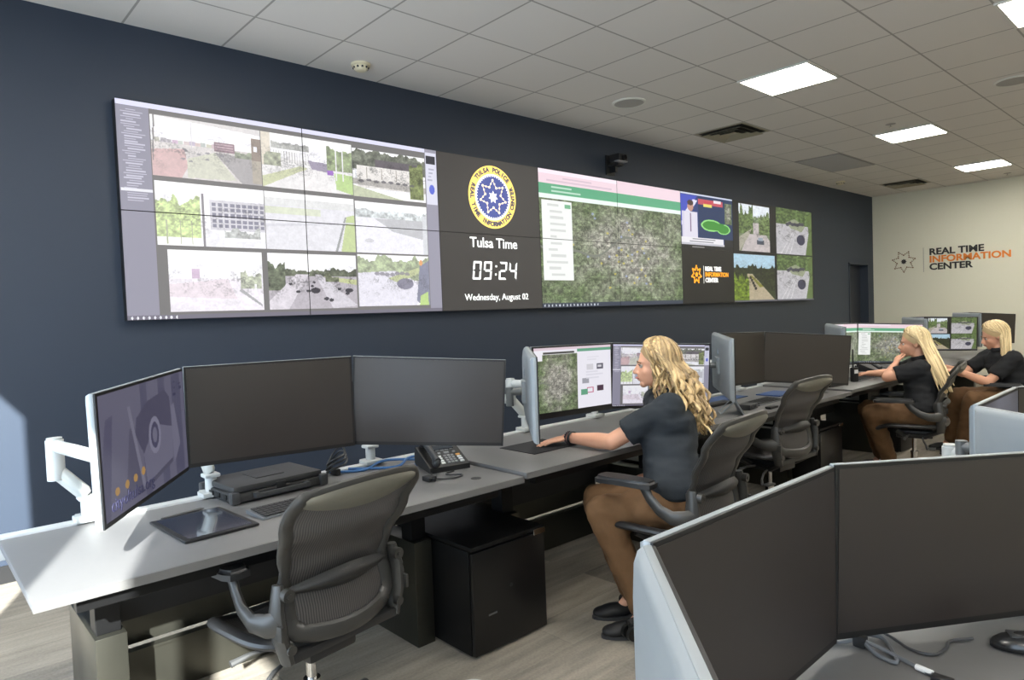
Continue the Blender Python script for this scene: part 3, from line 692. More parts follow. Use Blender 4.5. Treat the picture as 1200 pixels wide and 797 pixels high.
# ------------------------------------------------------------------ desks
YF, YR, HD = -2.65, -1.885, .74
DESKX = [(-.85, .84), (.855, 2.54), (2.555, 4.24), (4.255, 5.94), (5.955, 7.64), (7.655, 9.34)]
dlab = ['sunlit grey workstation desk at the left end of the front row', 'grey workstation desk under the woman with the wavy hair', 'grey workstation desk with the empty chair and the standing tablet', 'grey workstation desk where the woman with long straight hair sits',
        'grey workstation desk where the farthest woman types', 'farthest grey workstation desk in the front row']
def desk(x0, x1, label, lift=0, full=True, yf=YF, yr=YR, hd=HD, rz=0):
    cx = (x0+x1)/2; t = empty('workstation_desk', (cx, yf, 0), rz, label, 'desk', 'workstation desks'); hw = (x1-x0)/2; dd = yr-yf; h = hd+lift
    MB().box(-hw, hw, .0, dd-.05, h-.028, h, .004).build('desktop', desk_top, t, True)
    MB().box(-hw, hw, dd-.05, dd, h-.03, h+.008, .004).box(-hw, hw, dd-.012, dd, h-.08, h-.03, .003).build('rear_rail', mat('rail_silver', (196, 198, 198), .35, .2), t, True)
    MB().box(-hw, hw, -.004, 0, h-.027, h-.001).build('front_edge_band', desk_edge, t)
    MB().cyl((hw-.15, .13, h), (hw-.15, .13, h+.001), .022, n=20).build('grommet', black_plastic, t)
    # legs: a steel plinth box with a telescopic column standing in it
    for s in (-1, 1):
        xa = s*(hw-.235 if s < 0 else hw-.272)
        l = MB().box(xa-.045, xa+.045, .36, .78, 0, .455, .004).build('leg', steel, t, True)
        MB().box(xa-.036, xa+.036, .39, .47, .455, .60, .003).box(xa-.028, xa+.028, .40, .46, .60, h-.05, .002).build('telescopic_column', blackm, l)
        MB().box(xa-.03, xa+.03, .06, .62, h-.055, h-.03).build('top_bracket', blackm, l)
    MB().box(-hw+.23, hw-.27, .80, .82, .0, .20, .002).box(-hw+.23, hw-.27, .78, .82, .195, .205).build('lower_panel', steel, t)
    MB().box(-hw+.23, hw-.27, .85, .865, .205, .36, .002).build('upper_panel', steel, t)
    MB().box(-hw+.28, hw-.28, .42, .66, h-.16, h-.145).box(-hw+.28, hw-.28, .42, .425, h-.16, h-.09).box(-hw+.28, hw-.28, .655, .66, h-.16, h-.04).build('cable_tray', mat('tray_grey', (120, 122, 124), .4, .4), t)
    MB().box(-hw+.1, hw-.1, .05, .09, h-.075, h-.03, .002).build('cross_rail', blackm, t)
    # dark privacy panel below the rear of the desk
    MB().box(-hw+.28, hw-.28, .70, .712, .36, h-.09).build('privacy_panel', mat('dark_panel', (20, 20, 22), .6), t)
    return t
for k, (x0, x1) in enumerate(DESKX): desk(x0, x1, dlab[k], .012 if k in (1, 3) else 0)
def pc_cabinet(x0, x1, yf, yb, h, label):
    t = empty('computer_cabinet', ((x0+x1)/2, yf, 0), 0, label, 'cabinet', 'black computer cabinets'); hw = (x1-x0)/2; d = yb-yf
    MB().box(-hw, hw, .02, d, .012, h-.02, .004).build('body', blackm, t, True)
    MB().box(-hw, hw, .0, d, h-.018, h, .003).build('top', blackm, t, True)
    dr = MB().box(-hw+.002, hw-.002, -.002, .018, .015, h-.026, .004).build('door', mat('black_gloss', (15, 15, 16), .28), t, True)
    MB().box(hw-.075, hw-.005, -.012, .0, h-.03, h-.006, .002).build('handle', chrome, dr)
    MB().box(-hw+.08, -hw+.125, -.004, -.001, .165, .172).build('maker_plate', mat('plate_grey', (110, 112, 116), .3, .6), dr)
    MB().cyl((.0, -.004, .26), (.0, 0, .26), .008, n=12).build('lock', dark_plastic, dr)
    b = MB()
    for sx_ in (-hw+.03, hw-.03):
        for sy in (.04, d-.04): b.cyl((sx_, sy, 0), (sx_, sy, .014), .012)
    b.build('feet', chrome, t)
    return t
pc_cabinet(.620, 1.04, -2.555, -2.0, .47, 'black computer cabinet with a silver handle beside the nearest mesh chair')
pc_cabinet(2.33, 2.73, -2.50, -1.95, .47, 'black computer cabinet under the desk left of the empty chair')
pc_cabinet(4.03, 4.43, -2.5, -1.95, .47, 'black computer cabinet right of the empty chair')
pc_cabinet(5.73, 6.13, -2.5, -1.95, .47, 'black computer cabinet behind the legs of the woman with long straight hair')

# ------------------------------------------------------------------ monitors
def frame_from(p0, p1):
    """matrix whose x axis runs p0->p1, z roughly up, -y the viewing side, origin at the middle of the top edge"""
    p0 = Vector(p0); p1 = Vector(p1); x = (p1-p0).normalized(); y = Vector((0, 0, 1)).cross(x).normalized(); z = x.cross(y)
    Mx = Matrix((x, y, z)).transposed().to_4x4(); Mx.translation = (p0+p1)/2; return Mx, (p1-p0).length
def monitor(p0, p1, label, img=None, smat=None, H=.362, chin=.014, group='flat monitors on desk arms', port=False):
    Mx, Wd = frame_from(p0, p1)
    t = D.objects.new('monitor', None); COL.objects.link(t); t.matrix_world = Mx; tag(t, label, 'monitor', group)
    hw = Wd/2
    # slim silver shell: rim plus a raised back box with sloping sides
    b = MB().box(-hw, hw, 0, .012, -H, 0, .002)
    V = []
    for ins, y in ((.0015, .012), (.006, .020), (.018, .027), (.05, .033), (.09, .036)):
        V.append([b.bm.verts.new((x, y, z)) for x, z in ((-hw+ins, -ins), (hw-ins, -ins), (hw-ins, -H+ins), (-hw+ins, -H+ins))])
    for A, B in zip(V, V[1:]):
        for i in range(4): b.bm.faces.new((A[i], A[(i+1) % 4], B[(i+1) % 4], B[i]))
    b.bm.faces.new(V[-1])
    sh = b.build('back_shell', silver, t, True)
    # maker's badge: a ring with two slanted letters
    bb = MB(); rg = [(.0+.02*math.cos(2*PI*k/28), .0377, -.1+.02*math.sin(2*PI*k/28)) for k in range(28)]; bb.tube(rg, .0014, 6, closed=True)
    bb.cyl((.009, .0377, -.088), (.003, .0377, -.112), .0013, n=6).cyl((.003, .0377, -.1), (.0, .0377, -.108), .0013, n=6).cyl((-.002, .0377, -.094), (-.009, .0377, -.118), .0013, n=6).cyl((-.003, .0377, -.094), (-.009, .0377, -.100), .0013, n=6)
    bb.build('badge', mat('badge_grey', (120, 126, 134), .3, .6), sh)
    MB().box(-.05, .05, .034, .052, -H/2-.05, -H/2+.05, .003).build('mount_plate', silver, t)
    MB().box(-hw+.001, hw-.001, -.005, 0, -H+.001, -.001, .001).build('bezel', bezel_m, t)
    sw, shh = Wd-.018, H-.010-chin; zc = -(.009+shh/2)
    if img is None:
        MB().box(-sw/2, sw/2, -.0062, -.004, zc-shh/2, zc+shh/2).build('screen', panel_off, t)
    else:
        screen_object('screen', sw, shh, img, smat, t, (0, -.0062, zc))
    t['Wd'] = Wd
    return t
def mon_arm(base, mon, label, ex=None, hshell=.362):
    """desk arm: clamp on the rear rail, white post, two links and a tilt head reaching the monitor's back"""
    Mx = mon.matrix_world; target = Mx @ Vector((0, .052, -hshell/2)); n = (Mx.to_3x3() @ Vector((0, 1, 0))).normalized()
    t = empty('monitor_mount', base, 0, label, 'monitor mount', 'white monitor mounts'); o = Vector(base)
    T_ = target-o; hz = T_.z+.02
    MB().box(-.045, .045, -.045, .03, -.002, .016, .004).box(-.035, .035, .02, .045, -.06, .016, .004).build('clamp', arm_white, t, True)
    MB().cyl((0, 0, .016), (0, 0, .075), .022, n=20).box(-.03, .03, -.03, .03, .07, .085, .006).build('post', arm_white, t, True)
    zt = min(T_.z-.03, .27); e = T_+n*.055
    sgn = -1 if T_.x > .0 else 1
    el = Vector((-.07*sgn if abs(T_.x) < .12 else T_.x*.25-.06, .035, 0)); zb = zt-.10
    if ex is not None: el.x = ex
    k0 = Vector((0, 0, .085)); k1 = Vector((el.x, el.y, zb+.012))
    MB().tube([k0, k0.lerp(k1, .12), k0.lerp(k1, .88), k1], [.018, .026, .026, .02], 10, flat=(.75, 1.0)).build('spring_link', mat('arm_grey', (176, 178, 174), .35, .2), t, True)
    MB().cyl((el.x, el.y, zb-.02), (el.x, el.y, zt+.02), .028, n=20).cyl((el.x, el.y, zt+.02), (el.x, el.y, zt+.028), .024, n=20).build('elbow', arm_white, t, True)
    MB().tube([Vector((el.x, el.y, zt)), Vector((e.x, e.y, zt))], .022, 10, flat=(.8, 1.0)).build('upper_link', arm_white, t, True)
    MB().cyl((e.x, e.y, zt-.03), (e.x, e.y, T_.z+.02), .018, n=16).cyl((e.x, e.y, T_.z), T_, .018, n=12).build('tilt_head', mat('arm_dark', (90, 92, 92), .4), t, True)
    return t

# pictures for the lit monitors
def tulsa_wallpaper():
    a = canvas(230, 136, (120, 118, 142)); fill(a, 0, 0, 1, 1, (118, 116, 140))
    for x0, x1 in ((.42, .5), (.64, .73), (.82, .95)): fill(a, x0, 0, x1, 1, (96, 95, 122))
    poly(a, [(.05, .2), (.12, .18), (.04, 1), (0, 1), (0, .5)], (98, 96, 124)); poly(a, [(.28, .35), (.34, .35), (.40, .95), (.2, .92)], (100, 98, 122))
    poly(a, [(.34, .42), (.36, .28), (.5, .17), (.72, .12), (.78, .2), (.8, .5), (.62, .42), (.5, .5), (.42, .62)], (88, 86, 112)); poly(a, [(.42, .62), (.5, .5), (.62, .42), (.8, .5), (.78, .82), (.44, .9)], (126, 124, 148))
    ell(a, .565, .5, .075, .17, (150, 148, 172)); ell(a, .565, .5, .05, .12, (84, 82, 112)); ell(a, .565, .5, .028, .07, (128, 126, 150))
    poly(a, [(.27, .16), (.30, .16), (.42, .9), (.39, .9)], (140, 138, 160)); poly(a, [(.79, .3), (.84, .28), (.9, .7), (.8, .86)], (132, 130, 154)); poly(a, [(.42, .9), (.78, .8), (.78, .84), (.42, .95)], (90, 88, 112))
    for i, (x, y) in enumerate(((.12, .80), (.22, .79), (.31, .78), (.40, .76))): ell(a, x, y, .022, .035, (206, 160, 92))
    for x0, y0, x1, y1 in ((.83, .07, .835, .17), (.85, .07, .88, .09), (.85, .13, .88, .15), (.9, .08, .905, .17), (.92, .1, .96, .12), (.93, .14, .97, .17), (.84, .19, .88, .21)): fill(a, x0, y0, x1, y1, (60, 62, 96))
    return a
def maps_list_page():
    a = canvas(210, 130, (236, 234, 244)); fill(a, 0, 0, 1, .04, (224, 204, 216)); aerial(sub(a, 0, .1, .54, 1), 15, (.55, .5), False, 1.25)
    fill(a, 0, .04, .1, .2, (240, 238, 246)); fill(a, .1, .06, .54, .11, (236, 236, 240)); fill(a, .11, .07, .5, .1, (60, 60, 60)); fill(a, .54, .04, 1, .085, (96, 160, 130)); 
    for (x, y, c) in ((.66, .3, (210, 208, 216)), (.8, .3, (90, 88, 104)), (.6, .52, (160, 160, 170)), (.66, .68, (196, 110, 140)), (.8, .66, (70, 44, 66)), (.58, .7, (96, 160, 130))): fill(a, x, y, x+.09, y+.09, c)
    fill(a, .815, .325, .865, .365, (210, 208, 216)); fill(a, .67, .695, .74, .755, (236, 234, 244)); textlines(a, .56, .4, .95, .55, 3, (216, 214, 226), 4); textlines(a, .6, .16, .9, .25, 2, (222, 220, 230), 5)
    return a
vms = vms_page(230, 130)*np.array((.93, .93, .95))
mp_small = map_page(200, 120)
rt_small = crop(rt, 0, 0, 1, 1)[::2]
rtp = canvas(200, 110, (120, 120, 140)); rtp[6:100, 40:190] = rt[::2][6:100, 10:160] 

# front row, each given by the two ends of its top edge (left, right as the user sees it)
ms = {}
ms['a1'] = monitor((-.700, -2.690, 1.252), (-.335, -2.180, 1.272), 'left monitor of the nearest station, showing a purple city wallpaper', tulsa_wallpaper(), dim_screen_m)
ms['a2'] = monitor((-.328, -2.178, 1.276), (.268, -2.286, 1.275), 'middle switched off monitor of the nearest station', H=.358)
ms['a3'] = monitor((.284, -2.272, 1.275), (.792, -2.622, 1.230), 'right switched off monitor of the nearest station, above the desk telephone', H=.358)
put_text('wallpaper_lettering', 'cityoftulsa.org', -.275, -.0085, -.312, .050, mat('wallpaper_lettering', (50, 50, 80), .5, emit=(48, 48, 72), es=.5), ms['a1'], bold=.0, align='LEFT', extrude=.0005)
ms['b1'] = monitor((.868, -2.722, 1.238), (1.262, -2.262, 1.254), 'left monitor of the station of the woman with wavy hair, seen from its silver back')
ms['b2'] = monitor((1.215, -2.335, 1.255), (1.815, -2.335, 1.242), 'middle lit monitor with a grey aerial map beside the woman with wavy hair', maps_list_page(), mon_screen_m, chin=.03)
ms['b3'] = monitor((1.822, -2.335, 1.242), (2.405, -2.585, 1.205), 'right lit monitor with camera pictures behind the head of the woman with wavy hair', vms, mon_screen_m)
ms['c1'] = monitor((2.425, -2.725, 1.232), (2.88, -2.335, 1.252), 'silver back of the left monitor at the station with the empty chair')
ms['c2'] = monitor((2.892, -2.335, 1.246), (3.525, -2.335, 1.226), 'middle black switched off monitor at the station with the empty chair')
ms['c3'] = monitor((3.535, -2.335, 1.226), (4.04, -2.735, 1.172), 'right black switched off monitor at the station with the empty chair')
ms['d1'] = monitor((4.13, -2.66, 1.232), (4.60, -2.335, 1.246), 'silver back of the left monitor at the station of the woman with long straight hair')
ms['d2'] = monitor((4.61, -2.335, 1.243), (5.20, -2.335, 1.228), 'middle monitor seen edge on at the station of the woman with long straight hair', mp_small, mon_screen_m)
ms['d3'] = monitor((5.205, -2.335, 1.228), (5.73, -2.70, 1.195), 'lit monitor with the green map in front of the woman with long straight hair', mp_small, mon_screen_m)
ms['e1'] = monitor((5.86, -2.70, 1.235), (6.36, -2.345, 1.246), 'silver back of the left monitor at the station of the farthest woman')
ms['e2'] = monitor((6.38, -2.345, 1.24), (6.93, -2.35, 1.232), 'middle monitor seen edge on at the station of the farthest woman', rtp, mon_screen_m)
ms['e3'] = monitor((6.94, -2.35, 1.232), (7.50, -2.70, 1.205), 'lit monitor with street camera pictures in front of the farthest woman', rt[::2], mon_screen_m)
ms['f1'] = monitor((7.56, -2.72, 1.24), (8.02, -2.345, 1.246), 'silver back of the left monitor at the last station of the front row')
ms['f2'] = monitor((8.03, -2.345, 1.24), (8.60, -2.345, 1.235), 'middle monitor seen edge on at the last station of the front row')
ms['f3'] = monitor((8.61, -2.345, 1.235), (9.18, -2.70, 1.19), 'last black switched off monitor of the front row, beside the head of the farthest woman')
AX = {'a1': (-.592, 'holding the sunlit monitor with the purple wallpaper'), 'a2': (-.17, 'holding the middle dark monitor of the nearest station'), 'a3': (.55, 'holding the dark monitor above the telephone'),
      'b1': (1.12, 'holding the silver backed monitor beside the woman with wavy hair'), 'b2': (1.55, 'holding the monitor with the grey aerial map'), 'b3': (2.15, 'holding the monitor behind the head of the woman with wavy hair'),
      'c1': (2.75, 'holding the left monitor at the station with the empty chair'), 'c2': (3.2, 'holding the middle monitor at the station with the empty chair'), 'c3': (3.9, 'holding the right monitor at the station with the empty chair'),
      'd1': (4.5, 'holding the silver backed monitor of the long haired woman'), 'd2': (4.9, 'holding the middle monitor of the long haired woman'), 'd3': (5.55, 'holding the green map monitor of the long haired woman'),
      'e1': (6.2, 'holding the silver backed monitor of the farthest woman'), 'e2': (6.65, 'holding the middle monitor of the farthest woman'), 'e3': (7.25, 'holding the street picture monitor of the farthest woman'),
      'f1': (7.9, 'holding the left monitor of the last station'), 'f2': (8.3, 'holding the middle monitor of the last station'), 'f3': (8.95, 'holding the last black monitor of the front row')}
for k, (x, l) in AX.items():
    lift = .012 if k[0] in 'bd' else 0
    mon_arm((x, YR-.03, HD+.008+lift), ms[k], 'white jointed desk arm '+l, -.082 if k == 'a1' else None)

# ------------------------------------------------------------------ second row, close to the camera
HB = .70
def desk2(x0, x1, label): return desk(x0, x1, label, yf=-4.86, yr=-4.0, hd=HB)
desk2(-.62, 1.06, 'grey desk in the right foreground under the coiled cable')
desk2(1.075, 2.76, 'grey desk behind the right foreground desk, under the silver monitors at the right edge')
ns = dict(group='flat monitors of the second row')
n1 = monitor((-.738, -4.565, 1.095), (-.325, -4.155, 1.095), 'silver backed monitor at the bottom, left of the two big dark foreground screens', **ns)
n2 = monitor((-.322, -4.150, 1.097), (.322, -4.130, 1.083), 'big dark screen in the foreground left of the corner where two meet', H=.362, **ns)
n3 = monitor((.326, -4.130, 1.086), (.90, -4.455, 1.066), 'big dark screen in the foreground at the bottom right', H=.362, **ns)
n4 = monitor((.96, -4.60, 1.09), (1.32, -4.150, 1.09), 'silver monitor back with a round badge at the right edge', **ns)
n5 = monitor((1.325, -4.145, 1.092), (1.86, -4.135, 1.09), 'dim grey screen behind the silver monitor back at the right edge', np.clip(canvas(60, 36, (112, 114, 128))*(.8+.4*vnoise(36, 60, 14, 3)[..., None]), 0, 1), dim_screen_m, **ns)
n6 = monitor((1.87, -4.13, 1.09), (2.44, -4.38, 1.08), 'dark screen cut off by the right edge of the photo', **ns)
for (x, mm, l) in ((-.45, n1, 'silver backed foreground monitor'), (.0, n2, 'left big dark foreground screen'), (.62, n3, 'right big dark foreground screen'), (1.22, n4, 'silver monitor with the round badge'), (1.55, n5, 'dim grey screen at the right edge'), (2.1, n6, 'dark screen cut off at the right edge')):
    mon_arm((x, -4.03, HB+.008), mm, 'white jointed desk arm holding the '+l)
# ------------------------------------------------------------------ mesh office chair
def lerp_tab(tab, v):
    for (a, x), (b, y) in zip(tab, tab[1:]):
        if v <= b: k = (v-a)/(b-a); k = k*k*(3-2*k); return x+(y-x)*k
    return tab[-1][1]
HWT = [(0, .172), (.1, .186), (.3, .184), (.48, .192), (.72, .218), (.9, .230), (1, .218)]
YT = [(0, -.205), (.12, -.195), (.3, -.178), (.5, -.205), (.75, -.262), (1, -.325)]
def back_pt(u, v, zl, zh, top=True):
    hw_ = lerp_tab(HWT, v); x = u*hw_; z = zl+(zh-zl)*v
    if v > .8: z += .022*(1-u*u)*(v-.8)/.2
    if v < .15: z -= .018*(1-u*u)*(.15-v)/.15
    return Vector((x, lerp_tab(YT, v)+.045*u*u-.02, z))
def make_chair(label, zh=.925):
    zl = .500; t = empty('office_chair', (0, 0, 0), 0, label, 'office chair', 'mesh office chairs')
    # outer frame loop
    L = []
    for k in range(14): L.append((-1, .06+.86*k/13))
    for k in range(1, 4): a = PI/2*k/4; L.append((-1+.14*(1-math.cos(a)), .92+.08*math.sin(a)))
    for k in range(11): L.append((-.86+1.72*k/10, 1))
    for k in range(1, 4): a = PI/2*k/4; L.append((.86+.14*math.sin(a), .92+.08*math.cos(a)))
    for k in range(14): L.append((1, .92-.86*k/13))
    for k in range(1, 4): a = PI/2*k/4; L.append((1-.16*(1-math.cos(a)), .06-.06*math.sin(a)))
    for k in range(9): L.append((.84-1.68*k/8, 0))
    for k in range(1, 4): a = PI/2*k/4; L.append((-.84-.16*math.sin(a), .06-.06*math.cos(a)))
    pts = [back_pt(u, v, zl, zh) for u, v in L]
    rr = []
    for u, v in L:
        rr.append(.017 + (.012 if v < .35 else 0) + (.006 if v > .5 and abs(u) > .9 else 0))
    MB().tube(pts, rr, 10, closed=True, flat=(1.0, .62), upv=Vector((0, 1, .15))).build('back_frame', chair_frame_m, t, True)
    G = [[back_pt(-.97+1.94*j/22, .01+.98*i/26, zl, zh) + Vector((0, .004, 0)) for j in range(23)] for i in range(27)]
    MB().grid(G).build('back_mesh', mesh_m, t, True)
    G = []
    for i in range(7):
        row = []
        for j in range(25):
            u = -.93+1.86*j/24; d = .025+.125*(1-u*u)**.7
            p = back_pt(u, 1-.005-d*i/6, zl, zh); row.append(p+Vector((0, -.010-.008*math.sin(PI*i/6), 0)))
        G.append(row)
    MB().grid(G).build('top_band', mat('chair_band_grey', (102, 100, 90), .42, noise=.05), t, True)
    # lumbar pad bowing out behind the mesh
    G = []
    for i in range(11):
        row = []
        for j in range(25):
            u = -1.0+2.0*j/24; hgt = .035+.15*(1-abs(u)**1.6)*.62; vv = .30+.03*(1-u*u)+hgt*(i/10-.5)*2*.62
            p = back_pt(u, vv, zl, zh); row.append(p+Vector((0, -.014-.034*math.sin(PI*i/10)*(1-u*u*.6), 0)))
        G.append(row)
    MB().grid(G).build('lumbar_pad', mat('lumbar_black', (32, 32, 32), .5, bump=.5, bscale=300), t, True)
    # side uprights with pivots carrying the back and arms
    for s in (-1, 1):
        b = MB().tube([(s*.20, -.185, .43), (s*.222, -.185, .51), (s*.226, -.182, .59), (s*.215, -.175, .66)], [.024, .027, .026, .018], 10, flat=(.75, 1.15), upv=Vector((0, 1, 0)))
        b.cyl((s*.208, -.20, .635), (s*.208, -.222, .635), .019, n=16).cyl((s*.208, -.20, .635), (s*.208, -.226, .635), .008, n=10).cyl((s*.205, -.2, .475), (s*.205, -.220, .475), .015, n=16)
        b.build('back_bracket', chair_frame_m, t, True)
        a = MB().tube([(s*.225, -.19, .555), (s*.250, -.165, .550), (s*.262, -.11, .550), (s*.258, -.05, .572), (s*.248, .0, .61), (s*.242, .03, .655)], [.034, .033, .027, .023, .021, .023], 12, flat=(.62, 1.1), upv=Vector((0, 0, 1)))
        a.box(s*.236-.006, s*.236+.006, -.225, -.19, .512, .556, .003)
        ar = a.build('arm_post', chair_frame_m, t, True)
        a = MB()
        pr = [(.0, -.085), (.034, -.08), (.046, -.05), (.044, .03), (.046, .10), (.052, .15), (.042, .175), (0, .182)]
        poly_ = [(p[0], p[1]) for p in pr] + [(-p[0], p[1]) for p in pr[::-1][1:-1]]
        a.prism([(s*.238+p[0]*.95, p[1]*1.06+.07) for p in poly_], 'z', .652, .683)
        bmesh.ops.bevel(a.bm, geom=[e for e in a.bm.edges if abs(e.verts[0].co.z-e.verts[1].co.z) < .001 and e.verts[0].co.z > .66], offset=.012, segments=3, affect='EDGES')
        a.build('arm_pad', chair_dark, ar, True)
    # seat: rounded frame with a sagging mesh
    def sp(th, k=1, dz=0):
        c, s_ = math.cos(th), math.sin(th); e = .55
        x = .245*k*math.copysign(abs(c)**e, c); y = .04+.215*k*math.copysign(abs(s_)**e, s_)
        z = .455+.018*abs(x/.245)**2 - (.045*max(0, (y-.14)/.12)**2)
        return Vector((x, y, z+dz))
    MB().tube([sp(2*PI*k/40) for k in range(40)], .02, 10, closed=True, flat=(1.1, .8)).build('seat_frame', chair_dark, t, True)
    G = [[sp(2*PI*j/40, k, -.022*(1-k*k)) for j in range(41)] for k in (.02, .25, .5, .75, .97)]
    MB().grid(G).build('seat', mesh_m, t, True)
    b = MB().box(-.09, .09, -.13, .12, .355, .415, .012).tube([(-.16, -.19, .44), (-.11, -.08, .375), (-.10, .06, .38), (-.17, .12, .43)], .02, 8).tube([(.16, -.19, .44), (.11, -.08, .375), (.10, .06, .38), (.17, .12, .43)], .02, 8)
    b.box(-.20, .20, -.21, -.17, .425, .455, .01).build('tilt_mechanism', chair_dark, t, True)
    b = MB().tube([(-.10, .02, .38), (-.19, .04, .385), (-.25, .05, .375)], [.007, .007, .012], 8, flat=(1, 1)).tube([(-.1, -.06, .375), (-.18, -.07, .355), (-.235, -.09, .33), (-.245, -.10, .30)], [.006, .007, .007, .011], 8).box(-.26, -.18, -.15, -.11, .30, .312, .004)
    b.build('adjustment_levers', mat('lever_grey', (70, 70, 70), .45), t, True)
    MB().cyl((0, 0, .10), (0, 0, .23), .026, n=18).cyl((0, 0, .23), (0, 0, .36), .0165, n=18).cyl((0, 0, .228), (0, 0, .24), .028, n=18).build('gas_lift', chrome, t, True)
    MB().lathe([(.045, .115), (.05, .10), (.05, .07), (.03, .065)], n=20).build('hub', chair_dark, t, True)
    for k in range(5):
        a = 2*PI*k/5+.3; c, s_ = math.cos(a), math.sin(a)
        l = MB().tube([(.03*c, .03*s_, .095), (.16*c, .16*s_, .088), (.30*c, .30*s_, .068)], [.032, .026, .018], 10, flat=(1, .7)).build('base_leg', chair_dark, t, True)
        n_ = Vector((-s_, c, 0)); p = Vector((.295*c, .295*s_, .029))
        MB().cyl(p+n_*.010, p+n_*.028, .029, n=20).cyl(p-n_*.028, p-n_*.010, .029, n=20).cyl(p-n_*.02, p+n_*.02, .008, n=10).cyl(p+Vector((0, 0, .0)), p+Vector((0, 0, .04)), .008, n=10).build('caster', mat('caster_black', (20, 20, 20), .4), l, True)
    return t
ch = make_chair('nearest empty grey mesh office chair at the sunlit desk')
chs = [((-.105, -2.60, 0), R(9), None), ((1.46, -2.99, .02), R(5), 'grey mesh office chair on which the woman with wavy hair sits'), ((3.04, -2.60, .02), R(-4), 'empty grey mesh office chair at the middle desk with the standing tablet'),
       ((4.90, -2.87, -.03), R(14), 'grey mesh office chair on which the woman with long straight hair sits'), ((6.28, -3.28, -.02), R(14), 'mesh office chair of the farthest woman at the right edge of the photo')]
protos = []
for i, (loc, rz, l) in enumerate(chs):
    c = ch if i == 0 else copy_tree(ch)
    c.location = loc; c.rotation_euler = (0, 0, rz)
    if l: c['label'] = l

# ------------------------------------------------------------------ things on the desks
# desk telephone
t = empty('desk_telephone', (.72, -2.24, HD), R(-12), 'black desk telephone with a handset and rows of pale keys', 'telephone')
body = [(-.105, .0), (.105, .0), (.105, .19), (-.105, .19)]
b = MB(); b.prism([(-.10, .0), (.095, .012), (.105, .02), (.105, .055), (.09, .085), (-.10, .02)], 'x', -.115, .125)
b.build('body', black_plastic, t)
tl = math.atan2(.065, .19)
def onface(x, s, h=0): # point on the sloping face
    return Vector((x, -.10+s*math.cos(tl)-h*math.sin(tl), .02+s*math.sin(tl)+h*math.cos(tl)))
def key(b, x, s, w, d, h=.004):
    rot = Matrix.Rotation(tl, 3, 'X'); c = onface(x, s, h/2); b.box(c.x-w/2, c.x+w/2, c.y-d/2, c.y+d/2, c.z-h/2, c.z+h/2, rot=rot)
b = MB(); key(b, .03, .165, .13, .035, .003); b.build('display', mat('lcd_dark', (44, 50, 58), .25), t)
b = MB()
for r in range(4):
    for c in range(3): key(b, .012+c*.022, .028+r*.019, .016, .012)
key(b, .034, .112, .03, .014); key(b, -.01, .112, .016, .012); key(b, .08, .112, .016, .012)
for c in range(4): key(b, -.01+c*.028, .137, .02, .005)
b.build('keypad', mat('key_grey', (126, 128, 130), .5), t)
b = MB()
for r in range(4): key(b, -.022, .028+r*.019, .022, .010)
b.build('line_keys', mat('key_white', (224, 226, 226), .5), t)
b = MB()
for r in range(3): key(b, .092, .028+r*.019, .024, .010)
b.build('line_keys', mat('key_white', (224, 226, 226), .5), t)
b = MB(); key(b, .092, .085, .024, .010); b.build('message_key', mat('key_orange', (232, 170, 90), .5), t)
b = MB().tube([onface(-.078, -.005, .03), onface(-.080, .03, .036), onface(-.082, .09, .040), onface(-.08, .15, .036), onface(-.078, .195, .028)], [.020, .016, .014, .016, .021], 12, flat=(1.15, .9))
b.ball(onface(-.078, .005, .022), .024, sc=(1, 1.1, .8)).ball(onface(-.078, .185, .022), .024, sc=(1, 1.1, .8)); b.build('handset', dark_plastic, t, True)
MB().prism([(-.085, .0), (.1, .0), (.1, .012), (-.085, .006)], 'x', -.08, .09).build('stand', mat('stand_grey', (90, 92, 94), .5), t)
t.scale = (.8, .85, 1.1)
def cable(name, pts, r, m, label, cat='cable', group=None, sub=6):
    P_ = [Vector(p) for p in pts]; out = []
    for i in range(len(P_)-1):
        p0 = P_[max(i-1, 0)]; p1 = P_[i]; p2 = P_[i+1]; p3 = P_[min(i+2, len(P_)-1)]
        for k in range(sub):
            s = k/sub; out.append(.5*((2*p1)+(-p0+p2)*s+(2*p0-5*p1+4*p2-p3)*s*s+(-p0+3*p1-3*p2+p3)*s**3))
    out.append(P_[-1]); return tag(MB().tube(out, r, 8).build(name, m, None, True), label, cat, group)
z = HD+.006
cable('network_cable', [(.33, -1.93, z), (.45, -2.02, z), (.60, -1.96, z+.01), (.75, -2.06, z), (.66, -2.12, z), (.80, -2.16, z)], .006, blue_cable, 'blue network cable lying across the desk behind the telephone')
cable('network_cable', [(.42, -1.94, z), (.58, -2.08, z), (.72, -2.00, z+.012), (.90, -2.06, z), (.82, -2.18, z)], .006, blue_cable, 'second blue network cable crossing the first behind the telephone')
cable('telephone_cord', [(.60, -2.33, z+.004), (.56, -2.40, z), (.62, -2.46, z), (.68, -2.44, z), (.64, -2.38, z), (.69, -2.37, z+.004)], .0035, black_plastic, 'black coiled cord in front of the desk telephone', 'cord')
# small black charger at the telephone's foot
t = tag(MB().box(.515, .555, -2.43, -2.38, HD+.002, HD+.022, .005).cyl((.535, -2.43, HD+.012), (.535, -2.445, HD+.012), .007).build('cord_adapter', black_plastic), 'small black cord adapter left of the desk telephone', 'adapter')
